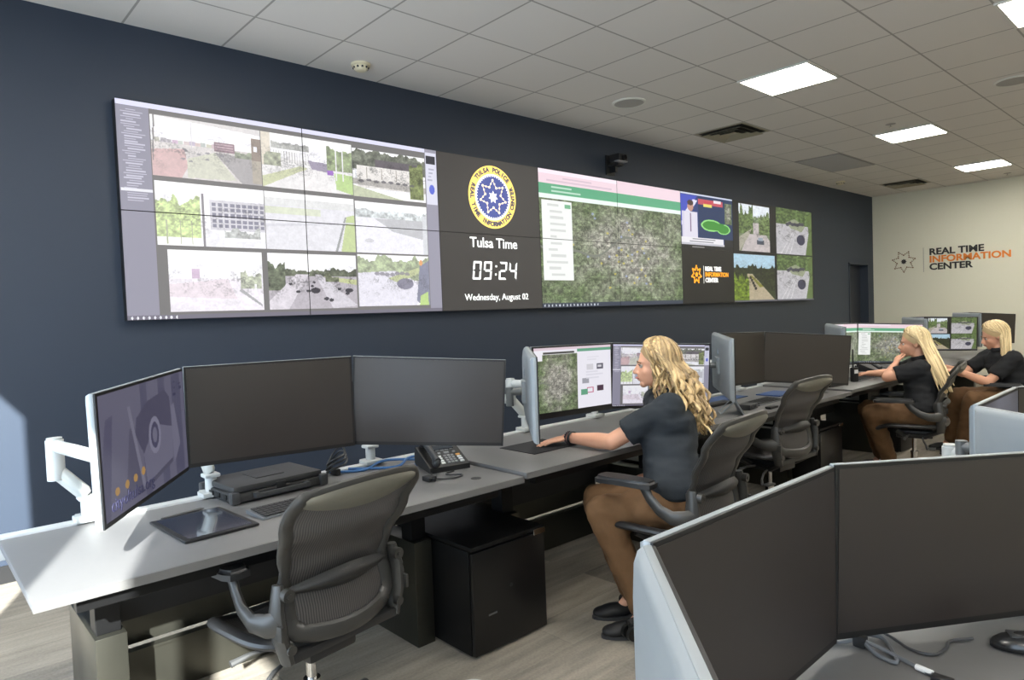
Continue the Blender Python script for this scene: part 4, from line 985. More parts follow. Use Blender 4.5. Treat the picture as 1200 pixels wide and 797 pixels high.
# rugged laptop, closed
t = empty('rugged_laptop', (.015, -1.98, HD), R(4), 'closed thick black rugged laptop below the middle dark monitor', 'laptop')
MB().box(-.19, .19, -.145, .135, .006, .040, .006).build('base', mat('rugged_black', (44, 44, 45), .5, bump=.3), t, True)
MB().box(-.185, .185, -.138, .13, .042, .066, .008).box(-.06, .06, -.06, .06, .066, .069, .002).build('lid', MATS['rugged_black'], t, True)
MB().box(-.10, .10, -.172, -.158, .016, .034, .005).box(-.115, -.095, -.17, -.14, .014, .036, .004).box(.095, .115, -.17, -.14, .014, .036, .004).build('carry_handle', dark_plastic, t, True)
b = MB()
for sx_ in (-1, 1):
    for sy in (-1, 1): MB().box(sx_*.185-.017, sx_*.185+.017, sy*.138-.017-.004, sy*.138+.017-.004, .004, .05, .008).build('corner_bumper', dark_plastic, t, True)
b = MB()
for k in range(3): b.box(-.196, -.19, -.09+k*.06, -.055+k*.06, .014, .032, .002)
b.box(-.02, .02, -.151, -.144, .028, .058, .003).build('ports_and_latch', black_plastic, t, True)
# bundle of cable and plug beside it
b = MB()
for k in range(3):
    pts = [(.34+.05*math.cos(a)*(1-.1*k), -1.98+.035*math.sin(a), HD+.012+.02*k+.012*math.sin(a*2)+.03*(1+math.cos(a))) for a in [2*PI*j/24 for j in range(24)]]
    b.tube(pts, .0045, 8, closed=True)
b.box(.325, .345, -2.01, -1.95, HD+.002, HD+.03, .004)
tag(b.build('cable_bundle', black_plastic, None, True), 'coiled black cable bundle beside the rugged laptop', 'cable')
# tablet lying flat
t = empty('drawing_tablet', (-.325, -2.30, HD), R(3), 'flat black tablet with a glossy screen lying on the sunlit desk', 'tablet')
MB().box(-.12, .12, -.165, .165, .001, .010, .004).build('body', black_plastic, t, True)
MB().box(-.103, .103, -.148, .148, .010, .0108).build('screen', mat('tablet_glass', (30, 34, 48), .12, spec=1, coat=.5), t)
tag(MB().cyl((-.41, -2.125, HD+.006), (-.27, -2.10, HD+.006), .005, n=10).cyl((-.27, -2.10, HD+.006), (-.258, -2.098, HD+.006), .005, .001, n=10).build('stylus', dark_plastic), 'dark stylus lying along the rear edge of the flat tablet', 'stylus')
# keyboards
def keyboard(x, y, z, rz, label, w=.36, d=.125, m=None):
    t = empty('keyboard', (x, y, z), rz, label, 'keyboard', 'keyboards')
    MB().prism([(-d/2, 0.001), (d/2, .001), (d/2, .016), (-d/2, .008)], 'x', -w/2, w/2).build('tray', mat('kbd_silver', (120, 124, 128), .4, .3), t)
    b = MB(); sl = math.atan2(.008, d); rot = Matrix.Rotation(sl, 3, 'X')
    for r in range(5):
        n = 16; 
        for c in range(n):
            if r == 0 and 4 <= c <= 8:
                if c != 6: continue
                ww = (w-.016)/n*5-.003
            else: ww = (w-.016)/n-.003
            cx = -w/2+.008+(c+.5)*(w-.016)/n; cy = -d/2+.012+r*(d-.022)/4.6; cz = .010+(cy+d/2)*.064
            b.box(cx-ww/2, cx+ww/2, cy-.0088, cy+.0088, cz, cz+.004, rot=rot)
    o = b.build('keys', mat('key_black', (40, 40, 42), .5), t); return t
keyboard(.01, -2.33, HD, R(5), 'thin dark keyboard behind the nearest mesh chair')
keyboard(3.36, -2.40, HD, R(3), 'dark keyboard on the desk with the standing tablet')
keyboard(1.72, -2.47, HD+.012, R(0), 'dark keyboard hidden behind the woman with wavy hair')
keyboard(5.05, -2.42, HD+.012, R(0), 'dark keyboard in front of the woman with long straight hair')
keyboard(6.10, -2.62+.12, HD, R(8), 'dark keyboard under the hands of the farthest woman')
# mouse mat and mouse at the second desk
tag(MB().box(1.13, 1.43, -2.42, -2.17, HD+.0125, HD+.0155, .001).build('mouse_mat', mat('mat_black', (22, 22, 26), .8)), 'black mouse mat under the hand of the woman with wavy hair', 'mouse mat')
def mouse(x, y, z, rz, label):
    t = empty('mouse', (x, y, z), rz, label, 'mouse', 'computer mice')
    MB().ball((0, 0, .006), .03, 18, (1.0, 1.75, 1.0)).build('shell', black_plastic, t, True)
    MB().box(-.003, .003, .018, .034, .030, .034, .001).build('wheel', dark_plastic, t, True)
    me = t.children[0].data
    for v in me.vertices:
        if v.co.z < .002: v.co.z = .002
    return t
# third desk: standing tablet, small dock, phones, blue folders
t = empty('standing_tablet', (2.86, -2.515, HD), R(38), 'thin black tablet propped upright at the left end of the middle desk', 'tablet')
rot = Matrix.Rotation(R(-28), 3, 'X')
def tb(b, x0, x1, y0, y1, z0, z1, bev=0):
    c = rot @ Vector(((x0+x1)/2, (y0+y1)/2, (z0+z1)/2)); b.box(c.x-(x1-x0)/2, c.x+(x1-x0)/2, c.y-(y1-y0)/2, c.y+(y1-y0)/2, c.z-(z1-z0)/2+.004, c.z+(z1-z0)/2+.004, bev, rot)
b = MB(); tb(b, -.115, .115, -.004, .004, .0, .17, .002); b.build('edge_frame', silver, t, True)
b = MB(); tb(b, -.111, .111, -.0055, -.0035, .004, .166); b.build('screen', panel_off, t)
MB().cyl((-.06, .03, .10), (-.06, .13, .004), .004).cyl((.06, .03, .10), (.06, .13, .004), .004).cyl((-.06, .13, .004), (.06, .13, .004), .004).build('wire_stand', silver, t)
t = empty('docking_box', (3.04, -2.46, HD), R(8), 'small dark docking box beside the standing tablet', 'dock')
MB().box(-.07, .07, -.045, .045, .002, .035, .005).build('case', dark_plastic, t, True)
MB().box(-.05, -.02, -.047, -.044, .012, .024, .001).box(.0, .012, -.047, -.044, .012, .024, .001).box(.025, .037, -.047, -.044, .012, .024, .001).build('ports', black_plastic, t)
tag(MB().box(3.10, 3.17, -2.57, -2.55, HD+.002, HD+.014, .003).box(3.08, 3.19, -2.60, -2.565, HD+.002, HD+.016, .005).build('badge_reader', black_plastic, None, True), 'flat black card reader at the front of the middle desk', 'card reader')
tag(MB().box(3.00, 3.60, -2.16, -1.99, HD+.001, HD+.006, .001).build('blue_document', mat('blue_paper', (44, 74, 122), .6)), 'blue sheet lying under the dark monitors of the middle desk', 'document')
tag(MB().box(3.70, 3.98, -2.36, -2.17, HD+.001, HD+.008, .001).build('blue_folder', mat('blue_folder', (52, 82, 136), .5)), 'blue folder near the right end of the middle desk', 'folder')
tag(MB().box(2.95, 3.22, -2.25, -2.17, HD+.001, HD+.02, .003).build('black_notebook', black_plastic, None, True), 'black notebook below the dark monitors of the middle desk', 'notebook')
tag(MB().box(3.93, 4.02, -2.45, -2.38, HD+.001, HD+.018, .006).build('stapler', black_plastic, None, True), 'small black stapler beside the blue folder', 'stapler')
# telephone further down, dark, seen from the side
def simple_phone(x, y, z, rz, label):
    t = empty('desk_telephone', (x, y, z), rz, label, 'telephone', 'far desk telephones')
    MB().prism([(-.10, .0), (.10, .0), (.105, .06), (.09, .085), (-.10, .02)], 'x', -.11, .12).build('body', black_plastic, t)
    b = MB()
    for r in range(4):
        for c in range(3): key(b, .012+c*.022, .028+r*.019, .016, .012)
    b.build('keypad', MATS['key_grey'], t)
    MB().tube([onface(-.078, -.005, .03), onface(-.082, .09, .044), onface(-.078, .195, .03)], [.022, .015, .022], 12, flat=(1.15, .9)).build('handset', dark_plastic, t, True)
simple_phone(4.28+.16, -2.38, HD+.012, R(-8), 'black desk telephone at the left end of the desk of the long haired woman')
simple_phone(5.80, -2.25, HD, R(-8), 'black desk telephone between the two farthest seated women')
# two slim antennas / webcams on the fourth desk
for x, y, l in ((4.60, -2.44, 'left of the two slim black radio antennas before the green map monitor'), (4.80, -2.46, 'right of the two slim black radio antennas before the green map monitor')):
    t = empty('handheld_radio', (x, y, HD+.012), R(-20), l, 'radio', 'radios in front of the green map monitor')
    MB().box(-.028, .028, -.018, .018, .0, .12, .006).build('body', black_plastic, t, True)
    MB().cyl((-.014, 0, .12), (-.014, 0, .27), .007, .005, n=10).build('antenna', black_plastic, t, True)
    MB().box(-.02, .02, -.022, -.017, .07, .10, .002).build('label_plate', white_m, t)
    MB().cyl((.016, 0, .12), (.016, 0, .135), .007, n=10).build('knob', dark_plastic, t, True)
# coffee tub: white paper cup-like dispenser at the foot of the right screens
# ------------------------------------------------------------------ foreground desk things
z = HB+.006
cable('video_cable', [(.30, -4.075, z), (.36, -4.13, z), (.375, -4.155, z+.008), (.35, -4.20, z), (.345, -4.235, z), (.385, -4.215, z), (.43, -4.18, z), (.405, -4.15, z+.008), (.375, -4.155, z+.012), (.37, -4.21, z+.004), (.345, -4.29, z), (.33, -4.34, z)], .0042, mat('cable_grey', (96, 98, 102), .4), 'looped grey video cable in the foreground below the corner of the dark screens')
t = tag(MB().box(.362, .385, -4.17, -4.145, HB+.001, HB+.026, .006).build('cable_clip', black_plastic, None, True), 'small black clip holding the looped grey cable', 'clip')
b = MB().cyl((.352, -4.268, z+.001), (.345, -4.298, z+.001), .0058, n=12); b.build('plug_sleeve', white_m); D.objects['plug_sleeve']['label'] = 'white sleeve on the end of the looped grey cable'; D.objects['plug_sleeve']['category'] = 'cable sleeve'
tag(MB().box(.322, .345, -4.335, -4.300, HB+.001, HB+.012, .003).build('video_plug', black_plastic, None, True), 'black plug at the end of the looped grey cable', 'plug')
cable('device_cable', [(.455, -4.11, z), (.456, -4.175, z), (.42, -4.235, z), (.425, -4.275, z), (.47, -4.285, z), (.51, -4.283, z), (.545, -4.315, z+.004)], .003, mat('cord_dark', (60, 60, 62), .4), 'thin dark cord running to the black handset in the right foreground', 'cord')
t = empty('corded_mouse', (.585, -4.40, HB), R(33), 'glossy black corded device at the lower right corner of the photo', 'mouse')
MB().ball((0, 0, .008), .034, 20, (.95, 2.0, .8)).build('shell', mat('device_gloss', (30, 30, 31), .25), t, True)
for v in t.children[0].data.vertices: v.co.z = max(v.co.z, .002)
MB().box(-.016, .016, -.02, .035, .028, .033, .004).build('button_panel', dark_plastic, t, True)
# ------------------------------------------------------------------ people
def organic(name, b, voxel, smooth, m, parent, origin, it=6):
    me = D.meshes.new('tmp'); b.bm.to_mesh(me); b.bm.free()
    o = D.objects.new('tmp', me); COL.objects.link(o)
    md = o.modifiers.new('r', 'REMESH'); md.mode = 'VOXEL'; md.voxel_size = voxel; md.use_smooth_shade = True
    if smooth: s = o.modifiers.new('s', 'SMOOTH'); s.factor = .5; s.iterations = it
    dg = bpy.context.evaluated_depsgraph_get(); dg.update()
    me2 = D.meshes.new_from_object(o.evaluated_get(dg)); D.objects.remove(o)
    me2.transform(Matrix.Translation(-Vector(origin))); me2.name = name
    me2.materials.clear()
    return link_mesh(name, me2, m, parent, True)
def limb(b, pts, rads, n=14, caps=True):
    for i in range(len(pts)-1):
        b.cyl(pts[i], pts[i+1], rads[i], rads[i+1], n=n); 
    for p, r in zip(pts, rads): b.ball(p, r, n)
def basis(f, u):
    f = Vector(f).normalized(); s = f.cross(Vector(u)).normalized(); uu = s.cross(f).normalized()
    return s, f, uu       # s = the person's right, f forward, uu up
def loft(b, rings, n=24):
    """rings: (centre, side vec, front vec, half width, half depth)"""
    V = []
    for c, s, f, a, d in rings:
        V.append([b.bm.verts.new(Vector(c)+Vector(s)*math.copysign(abs(math.cos(2*PI*k/n))**.85, math.cos(2*PI*k/n))*a+Vector(f)*math.copysign(abs(math.sin(2*PI*k/n))**.85, math.sin(2*PI*k/n))*d) for k in range(n)])
    for A, B in zip(V, V[1:]):
        for k in range(n): b.bm.faces.new((A[k], A[(k+1) % n], B[(k+1) % n], B[k]))
    b.bm.faces.new(V[0][::-1]); b.bm.faces.new(V[-1]); return b
def head_parts(b, c, f, u, k=1.0):
    s, f, u = basis(f, u); rot = Matrix((s, f, u)).transposed(); c = Vector(c)
    def P(x, y, z): return c+(s*x+f*y+u*z)*k
    b.ball(P(0, -.010, .028), k, 24, (.074, .093, .090), rot)
    b.ball(P(0, .030, -.030), k, 20, (.058, .060, .072), rot)
    b.ball(P(0, .034, -.058), k, 16, (.046, .046, .040), rot)
    b.ball(P(0, .064, -.090), k, 14, (.022, .020, .018), rot)
    b.ball(P(0, .068, .020), k, 14, (.048, .020, .016), rot)             # brow
    for q in (-1, 1):
        b.ball(P(q*.036, .052, -.028), k, 12, (.024, .026, .024), rot)    # cheek
        b.ball(P(q*.076, -.008, -.008), k, 12, (.009, .018, .030), rot)  # ear
        b.ball(P(q*.012, .092, -.036), k, 8, (.008, .009, .007), rot)    # nostril wing
    b.cyl(P(0, .082, .014), P(0, .103, -.026), .0075*k, .0105*k, n=12); b.ball(P(0, .105, -.030), .0115*k, 12)
    b.ball(P(0, .086, -.054), k, 12, (.022, .012, .0055), rot); b.ball(P(0, .084, -.066), k, 12, (.020, .012, .0065), rot)
    return P, rot
def face_details(P, rot, k, parent, origin, lip=(176, 104, 98)):
    o = Vector(origin)
    for q in (-1, 1):
        b = MB().ball(P(q*.031, .0755, .000)-o, .0092*k, 12); e = b.build('eye', mat('eye_white', (196, 186, 178), .4), parent, True)
        MB().ball(P(q*.031, .0812, -.001)-o, .0044*k, 10).build('iris', mat('iris_dark', (52, 50, 48), .2), e, True)
        MB().tube([P(q*.018, .090, .016)-o, P(q*.033, .089, .021)-o, P(q*.048, .078, .017)-o], .0028*k, 6).build('eyebrow', mat('eyebrow_brown', (120, 88, 60), .7), parent, True)
        MB().tube([P(q*.020, .0875, .006)-o, P(q*.032, .089, .0085)-o, P(q*.044, .082, .005)-o], .0024*k, 6).build('eyelash', mat('lash_brown', (70, 52, 44), .7), parent, True)
    MB().tube([P(-.020, .091, -.060)-o, P(-.008, .0975, -.0575)-o, P(0, .0985, -.0585)-o, P(.008, .0975, -.0575)-o, P(.020, .091, -.060)-o], .0042*k, 8, flat=(1, 1.1)).build('lips', mat('lips', lip, .45), parent, True)
def hand_parts(b, w, d, n, side, curl=.15, k=1.0, spread=.10):
    """wrist w, pointing direction d, back-of-hand normal n, side = direction of the thumb"""
    d = Vector(d).normalized(); n = Vector(n).normalized(); t = d.cross(n).normalized()
    if t.dot(Vector(side)) < 0: t = -t
    n = n
    pc = Vector(w)+d*.045*k; rot = Matrix((t, d, n)).transposed()
    b.ball(pc, k, 14, (.039, .050, .015), rot); b.ball(Vector(w)+d*.075*k, k, 14, (.038, .018, .0125), rot); b.ball(Vector(w)+d*.01*k, k, 12, (.027, .03, .019), rot)
    L = [.068, .077, .072, .056]
    for i in range(4):
        o = .029-.0195*i; base = Vector(w)+d*(.082-.004*abs(i-1))*k+t*o*k
        dd = (d+t*spread*(1.5-i)*.6).normalized(); p = base; r = [.0088, .0082, .0072, .0062]; seg = [L[i]*.45, L[i]*.3, L[i]*.25]; a = curl
        pts = [p]
        for q in range(3):
            v = dd*math.cos(a)-n*math.sin(a); p = p+v*seg[q]*k; pts.append(p); a += curl*1.2
        limb(b, pts, [x*k for x in r], 10)
    tb_ = Vector(w)+d*.025*k+t*.024*k; tv = (d*.62+t*.72-n*.12).normalized()
    limb(b, [tb_, tb_+tv*.035*k, tb_+tv*.035*k+(d*.85+t*.42-n*.15).normalized()*.034*k], [.0125*k, .0098*k, .0078*k], 10)
def hair_object(name, locks, m, parent, origin, cap=None):
    """locks: list of (points, radii, shade)"""
    b = MB(); sh = []
    nf = 0
    if cap is not None:
        cap(b); b.bm.faces.ensure_lookup_table(); sh += [.35]*len(b.bm.faces)
    for pts, r, s_ in locks:
        n0 = len(b.bm.faces); b.tube(pts, r, 6, flat=(1, .55)); sh += [s_]*(len(b.bm.faces)-n0)
    bmesh.ops.translate(b.bm, verts=b.bm.verts, vec=-Vector(origin))
    me = D.meshes.new(name); b.bm.to_mesh(me); b.bm.free()
    ca = me.color_attributes.new('Lock', 'FLOAT_COLOR', 'CORNER'); arr = np.ones((len(me.loops), 4), 'f'); k = 0
    ls = np.zeros(len(me.polygons), 'i'); lt = np.zeros(len(me.polygons), 'i'); me.polygons.foreach_get('loop_start', ls); me.polygons.foreach_get('loop_total', lt)
    for i in range(len(me.polygons)): arr[ls[i]:ls[i]+lt[i], :3] = sh[i]
    ca.data.foreach_set('color', arr.ravel())
    return link_mesh(name, me, m, parent, True)
def shoe(name, ank, dirn, parent, origin, m=shoe_m, stripes=False):
    d = Vector(dirn); d.z = 0; d.normalize(); s = Vector((d.y, -d.x, 0)); a = Vector((ank[0], ank[1], 0)); b = MB()
    rot = Matrix((s, d, Vector((0, 0, 1)))).transposed()
    b.ball(a+Vector((0, 0, .045))-d*.01, 1, 14, (.038, .055, .045), rot); b.ball(a+d*.09+Vector((0, 0, .035)), 1, 14, (.043, .085, .033), rot); b.ball(a+d*.14+Vector((0, 0, .028)), 1, 14, (.045, .06, .026), rot)
    b.cyl(a+Vector((0, 0, .04)), a+Vector((0, 0, .11)), .04, .038)
    for v in b.bm.verts: v.co.z = max(v.co.z, .012)
    o = organic(name, b, .008, True, m, parent, origin, 3)
    so = MB(); pts = []
    for k in range(24):
        th = 2*PI*k/24; p = a+d*(.065+.135*math.sin(th))+s*(.046*math.cos(th)); pts.append((p.x-origin[0], p.y-origin[1]))
    so.prism(pts, 'z', .001-origin[2], .016-origin[2]); so.build('sole', dark_plastic, o)
    if stripes:
        st_ = MB()
        for q in (-1, 1): st_.tube([a+d*.02+s*q*.040+Vector((0, 0, .085))-Vector(origin), a+d*.05+s*q*.046+Vector((0, 0, .05))-Vector(origin), a+d*.10+s*q*.047+Vector((0, 0, .02))-Vector(origin)], .012, 6, flat=(1, .4))
        st_.build('white_stripes', white_m, o)
    return o
def person(name, label, origin, J, hairmat, hairfn, shirt=polo, vox=.0055, bracelet=False, stripes=False, hands=True):
    t = empty(name, origin, 0, label, 'person'); o = Vector(origin); J = {k: Vector(v) if not isinstance(v, (int, float)) else v for k, v in J.items()}
    s, f, u = basis(J['f'], (0, 0, 1))
    # one continuous body: torso core, neck, head, arms, hands, legs
    b = MB(); k = J.get('k', 1.0)
    P, rot = head_parts(b, J['head'], J['face'], J['headup'], k)
    nk = J['neck']; limb(b, [P(0, -.022, -.04), nk+Vector((0, 0, .0)), nk-u*.05], [.052*k, .052, .07])
    ch, pv = J['chest'], J['pelvis']; sv = (J['shR']-J['shL']).normalized(); fv = Vector((0, 0, 1)).cross(sv).normalized()
    if fv.dot(f) < 0: fv = -fv
    mid = (ch+pv)/2
    loft(b, [(pv-u*.07, s, f, .13, .09), (pv, s, f, .15, .10), (mid, (s+sv)/2, (f+fv)/2, .12, .085), (ch, sv, fv, .14, .095), (ch.lerp(nk, .6), sv, fv, .12, .075), (nk-u*.01, sv, fv, .06, .05)])
    for q, side in (('L', -1), ('R', 1)):
        limb(b, [J['sh'+q], J['el'+q]], [.046, .040]); e, w_ = J['el'+q], J['wr'+q]; m_ = e.lerp(w_, .3)
        limb(b, [e, m_, w_], [.038, .040, .024])
        if hands: hand_parts(b, w_, J['hd'+q], J['hn'+q], J['ht'+q], J.get('curl'+q, .15))
        limb(b, [J['hip'+q], J['kn'+q], J['an'+q]], [.070, .052, .036])
        an = J['an'+q]; limb(b, [an, an+J['foot'+q]*.06-Vector((0, 0, .055))], [.030, .022])
    organic('body', b, vox, True, skin, t, o, 3)
    face_details(P, rot, k, t, o)
    # polo shirt
    b = MB(); 
    loft(b, [(pv+u*.01, s, f, .178, .135), (pv+u*.07, s, f, .170, .128), (mid+u*.02, (s+sv)/2, (f+fv)/2, .158, .122), (ch-u*.03, sv, fv, .176, .140), (ch+u*.04, sv, fv, .182, .128), (ch.lerp(nk, .62), sv, fv, .155, .098), (nk-u*.012, sv, fv, .078, .070)])
    for q in 'LR':
        sh, el = J['sh'+q], J['el'+q]; en = sh.lerp(el, .74)
        limb(b, [sh.lerp(ch, .25), sh, sh.lerp(el, .4)], [.085, .074, .069]); b.cyl(sh.lerp(el, .4), en, .069, .068, n=20)
    so_ = organic('polo_shirt', b, .010, True, shirt, t, o, 4)
    # folds
    import mathutils.noise as mn
    for v in so_.data.vertices:
        p = v.co; d_ = mn.noise(Vector((p.x*7, p.y*7, p.z*22)))*.009+mn.noise(Vector((p.x*18+4, p.y*18, p.z*40)))*.004
        v.co += v.normal*d_
    cb = MB(); ring = [nk-u*.004+sv*.068*math.cos(2*PI*i/24)+fv*.062*math.sin(2*PI*i/24)+u*(.022-.018*math.sin(2*PI*i/24)) for i in range(24)]
    cb.tube([p-o for p in ring], .016, 8, closed=True, flat=(.5, 1.2)); cb.build('collar', shirt, so_, True)
    # trousers
    b = MB(); loft(b, [(pv-u*.10, s, f, .165, .13), (pv-u*.02, s, f, .178, .145), (pv+u*.06, s, f, .160, .122)])
    for q in 'LR':
        h, kn, an = J['hip'+q], J['kn'+q], J['an'+q]; limb(b, [h, h.lerp(kn, .5), kn, kn.lerp(an, .4), an.lerp(kn, .02)], [.105, .092, .074, .070, .062], 18)
    to = organic('trousers', b, .012, True, khaki, t, o, 4)
    for v in to.data.vertices:
        p = v.co; v.co += v.normal*(mn.noise(Vector((p.x*16, p.y*16, p.z*16)))*.010+mn.noise(Vector((p.x*35, p.y*35, p.z*30)))*.004)
    bt = MB(); ring = [pv+u*.055+s*.163*math.cos(2*PI*i/28)+f*.125*math.sin(2*PI*i/28) for i in range(28)]
    bt.tube([p-o for p in ring], .018, 6, closed=True, flat=(.25, 1)); bt.build('belt', black_plastic, to, True)
    for q in 'LR': shoe('shoe', J['an'+q], J['foot'+q], t, o, stripes=stripes)
    if bracelet:
        w_ = J['wrL']; d_ = (J['wrL']-J['elL']).normalized(); c = w_-d_*.012; a1 = d_.cross(Vector((0, 0, 1))).normalized(); a2 = d_.cross(a1)
        bb = MB()
        for i in range(18):
            an_ = 2*PI*i/18; bb.ball(c+a1*.032*math.cos(an_)+a2*.029*math.sin(an_)-o, .0062, 8)
        bb.build('bead_bracelet', mat('beads_dark', (60, 44, 52), .3), t, True)
        bb = MB().tube([c-d_*.022+a1*.034*math.cos(2*PI*i/20)+a2*.031*math.sin(2*PI*i/20)-o for i in range(20)], .008, 8, closed=True, flat=(.35, 1.1), upv=d_); bb.build('watch_band', black_plastic, t, True)
    hairfn(P, t, o, hairmat, J, k)
    return t
def scalp_cap(P, k, frontal=.055):
    def fn(b):
        G = []
        for i in range(15):
            row = []
            ph = i/14*PI*.62
            for j in range(33):
                th = 2*PI*j/32; x, y = math.cos(th), math.sin(th)
                lim = ph
                fr = max(0, y)**1.5
                lim = ph*(1-.42*fr)
                rx, ry, rz = .086, .104, .104
                row.append(P(rx*math.sin(lim)*x, -.014+ry*math.sin(lim)*y*(1-.06*fr), .030+rz*math.cos(lim)))
            G.append(row)
        b.grid(G)
    return fn
def wavy_hair(P, t, o, m, J, k):
    r = random.Random(4); locks = []; tgt = J['hairend']; top = P(0, -.02, .132)
    side = (P(1, 0, 0)-P(0, 0, 0)).normalized(); fwd = (P(0, 1, 0)-P(0, 0, 0)).normalized(); upv = (P(0, 0, 1)-P(0, 0, 0)).normalized()
    for i in range(420):
        a = r.uniform(-1.5*PI, .5*PI); x0_ = math.cos(a); dep = r.uniform(.93, 1.06); front = math.sin(a) > -.05
        ph0 = r.uniform(.05, .5) if not front else r.uniform(.12, .62); asd = (-.12 if x0_ > 0 else -PI+.12) - r.uniform(0, .25)*(1 if x0_ > 0 else -1)
        pts = []; rad = []
        for q in range(6):
            s_ = q/5; aq = a if not front else a+(asd-a)*s_**1.9
            x, y = math.cos(aq), math.sin(aq)
            ph = (ph0+(1.62-ph0)*s_)*(1-.34*max(0, y))
            pts.append(P(.087*math.sin(ph)*x*dep, -.014+.105*math.sin(ph)*y*dep, .030+.105*math.cos(ph)*dep)); rad.append(.0105)
        y = math.sin(aq)
        p = pts[-1]; L = r.uniform(.16, .36) if y < .0 else r.uniform(.06, .15); n = 15
        end = tgt+side*r.gauss(0, .055)+fwd*r.gauss(0, .035)+Vector((0, 0, r.gauss(0, .02)))
        tot = (end-p); Lfrac = min(1, L/.28); f1 = r.uniform(2.2, 3.4); p1 = r.uniform(0, 6.28); am = r.uniform(.010, .021)
        out = Vector((p.x-J['head'].x, p.y-J['head'].y, 0)).normalized()
        for q in range(1, n+1):
            s_ = q/n*Lfrac; bow = math.sin(PI*min(1, s_*1.05))*.035
            w1 = math.sin(s_*f1*6.28+p1)*am*min(1, s_*5); w2 = math.cos(s_*f1*6.28+p1)*am*.8*min(1, s_*5)
            pts.append(p+tot*s_+out*bow+side*w1+fwd*w2); rad.append(.0112*(1-.45*(q/n)**3))
        rad[-1] = .004
        sh = min(1, max(0, r.gauss(.52, .30)))
        locks.append((pts, rad, sh))
    for q in (-1, 1):                                            # locks framing the face
        for i in range(14):
            st = P(q*r.uniform(.05, .08), r.uniform(.0, .05), r.uniform(.07, .11)); L = r.uniform(.14, .24); pts = []; rad = []
            for j in range(13):
                s_ = j/12; base = st.lerp(P(q*.088, .012-.03*(i % 3), -.02), min(1, s_*2.2)); base = base+Vector((0, 0, -1))*max(0, s_-.45)*L*1.3
                pts.append(base+side*q*(.008+.012*math.sin(s_*9+i))+fwd*.012*math.cos(s_*9+i*1.7)); rad.append(.0095*(1-.5*s_**2))
            locks.append((pts, rad, min(1, r.uniform(.3, 1))))
    hair_object('wavy_hair', locks, m, t, o, scalp_cap(P, k))
def straight_hair(P, t, o, m, J, k, N=330):
    r = random.Random(9); locks = []; tgt = J['hairend']
    side = (P(1, 0, 0)-P(0, 0, 0)).normalized(); fwd = (P(0, 1, 0)-P(0, 0, 0)).normalized()
    for i in range(N):
        a = r.uniform(-1.5*PI, .5*PI); x0_ = math.cos(a); dep = r.uniform(.96, 1.09); front = math.sin(a) > -.05; pts = []; rad = []
        ph0 = r.uniform(.04, .5) if not front else r.uniform(.12, .62); asd = (-.15 if x0_ > 0 else -PI+.15)
        for q in range(6):
            s_ = q/5; aq = a if not front else a+(asd-a)*s_**1.9
            x, y = math.cos(aq), math.sin(aq); ph = (ph0+(1.6-ph0)*s_)*(1-.34*max(0, y))
            pts.append(P(.087*math.sin(ph)*x*dep, -.014+.105*math.sin(ph)*y*dep, .030+.105*math.cos(ph)*dep)); rad.append(.0100)
        p = pts[-1]; sp_ = J.get('hairspread', .05); end = tgt+side*(x*sp_*1.2+r.gauss(0, .015))+fwd*(y*sp_*.6+r.gauss(0, .012)); fr = r.uniform(.7, 1.05)
        for q in range(1, 11):
            s_ = q/10*fr; pts.append(p.lerp(end, s_)+Vector((0, 0, .012*math.sin(PI*s_)))+side*.004*math.sin(s_*8+i)); rad.append(.0095*(1-.5*(q/10)**3))
        locks.append((pts, rad, min(1, max(0, r.gauss(.6, .25)))))
    hair_object('long_straight_hair', locks, m, t, o, scalp_cap(P, k))

blond_wavy = hair_mat('blond_wavy_hair', (84, 60, 38), (222, 190, 138), 60)
blond_light = hair_mat('light_blond_hair', (150, 120, 80), (240, 218, 170), 60)
W1 = dict(f=(-.66, .75, 0), head=(1.685, -2.725, 1.140), face=(-.66, .75, .0), headup=(.06, -.05, 1), neck=(1.70, -2.775, 1.005), chest=(1.625, -2.815, .87), pelvis=(1.50, -2.93, .575),
    shL=(1.555, -2.885, .955), elL=(1.395, -2.665, .800), wrL=(1.395, -2.385, .790), shR=(1.765, -2.665, .955), elR=(1.78, -2.75, .70), wrR=(1.66, -2.68, .60),
    hdL=(-.84, .50, -.12), hnL=(-.05, .1, 1), htL=(.6, .75, 0), hdR=(-.6, .6, -.3), hnR=(0, .1, 1), htR=(-.5, -.8, 0), curlL=.10, curlR=.2,
    hipL=(1.455, -3.00, .535), knL=(1.215, -2.755, .525), anL=(1.285, -2.92, .11), hipR=(1.58, -2.87, .535), knR=(1.36, -2.60, .525), anR=(1.40, -2.77, .11),
    footL=(-.75, .6, 0), footR=(-.75, .6, 0), hairend=(1.785, -2.885, .835))
person('seated_person', 'woman with long wavy blond hair in a dark polo, reaching left across the desk', (1.5, -2.93, 0), W1, blond_wavy, wavy_hair, polo, .0055, True)
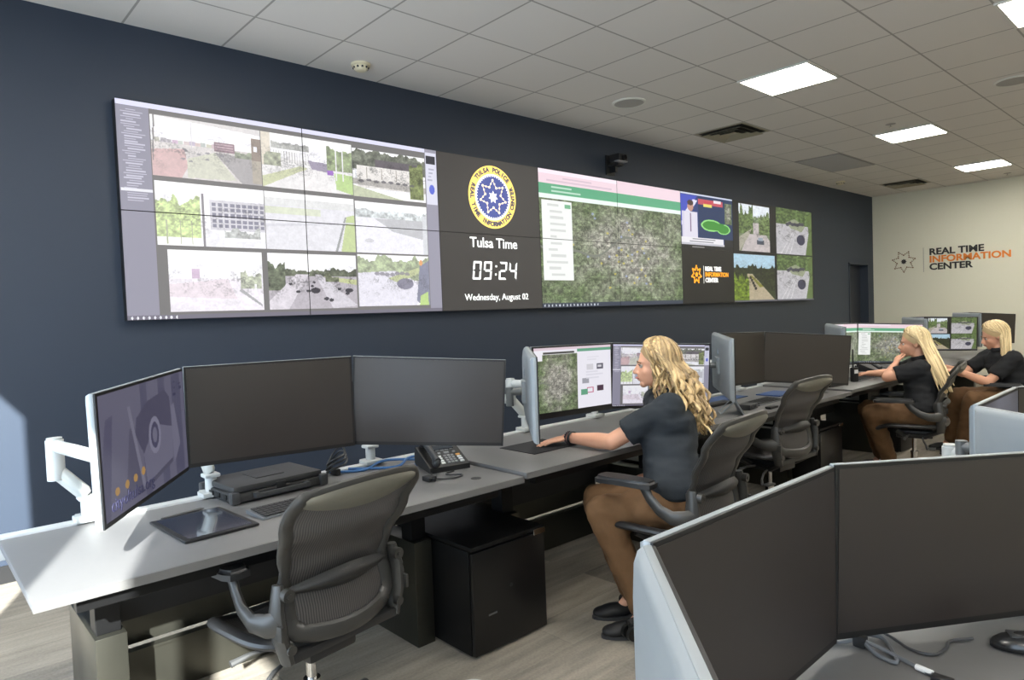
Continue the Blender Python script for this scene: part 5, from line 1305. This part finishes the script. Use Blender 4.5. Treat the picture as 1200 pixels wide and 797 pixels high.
W2 = dict(f=(-.42, .90, 0), head=(5.045, -2.83, 1.058), face=(-.42, .90, -.05), headup=(.03, -.04, 1), neck=(5.05, -2.875, .930), chest=(5.00, -2.90, .80), pelvis=(4.93, -2.92, .53),
    shL=(4.88, -2.93, .865), elL=(4.80, -2.71, .800), wrL=(4.925, -2.735, .900), shR=(5.19, -2.80, .875), elR=(5.28, -2.62, .79), wrR=(5.16, -2.44, .79),
    hdL=(.55, .0, .50), hnL=(-.5, .5, .5), htL=(.2, -.2, 1), hdR=(-.3, .9, -.1), hnR=(0, 0, 1), htR=(-1, 0, 0), curlL=.55, curlR=.2,
    hipL=(4.86, -2.94, .50), knL=(4.67, -2.64, .52), anL=(4.93, -2.67, .11), hipR=(5.02, -2.88, .50), knR=(4.87, -2.53, .52), anR=(5.09, -2.56, .11),
    footL=(-.6, .7, 0), footR=(-.6, .7, 0), hairend=(4.93, -3.05, .71), hairspread=.095)
person('seated_person', 'woman with long straight blond hair resting her chin on her hand', (4.93, -2.92, 0), W2, blond_light, straight_hair, polo2, .0075, False, True)
W3 = dict(f=(-.75, .62, 0), head=(6.23, -3.12, 1.06), face=(-.50, .86, -.30), headup=(-.12, .05, 1), neck=(6.24, -3.16, .935), chest=(6.24, -3.20, .80), pelvis=(6.27, -3.28, .53),
    shL=(6.13, -3.28, .865), elL=(5.99, -3.12, .665), wrL=(5.87, -2.93, .765), shR=(6.36, -3.06, .875), elR=(6.20, -2.88, .72), wrR=(5.98, -2.80, .79),
    hdL=(-.4, .8, .15), hnL=(-.2, 0, 1), htL=(.7, .5, .2), hdR=(-.8, .45, .1), hnR=(-.1, 0, 1), htR=(-.4, -.8, 0), curlL=.3, curlR=.3,
    hipL=(6.19, -3.32, .50), knL=(5.93, -3.02, .52), anL=(6.03, -2.92, .11), hipR=(6.33, -3.22, .50), knR=(6.12, -2.86, .52), anR=(6.2, -2.78, .11),
    footL=(-.6, .7, 0), footR=(-.6, .7, 0), hairend=(6.13, -3.20, .80), hairspread=.03)
def tied_hair(P, t, o, m, J, k):
    straight_hair(P, t, o, m, J, k, 170)
person('seated_person', 'farthest woman in a black polo typing, her light hair hanging over one shoulder', (6.27, -3.28, 0), W3, blond_light, tied_hair, polo2, .0075)
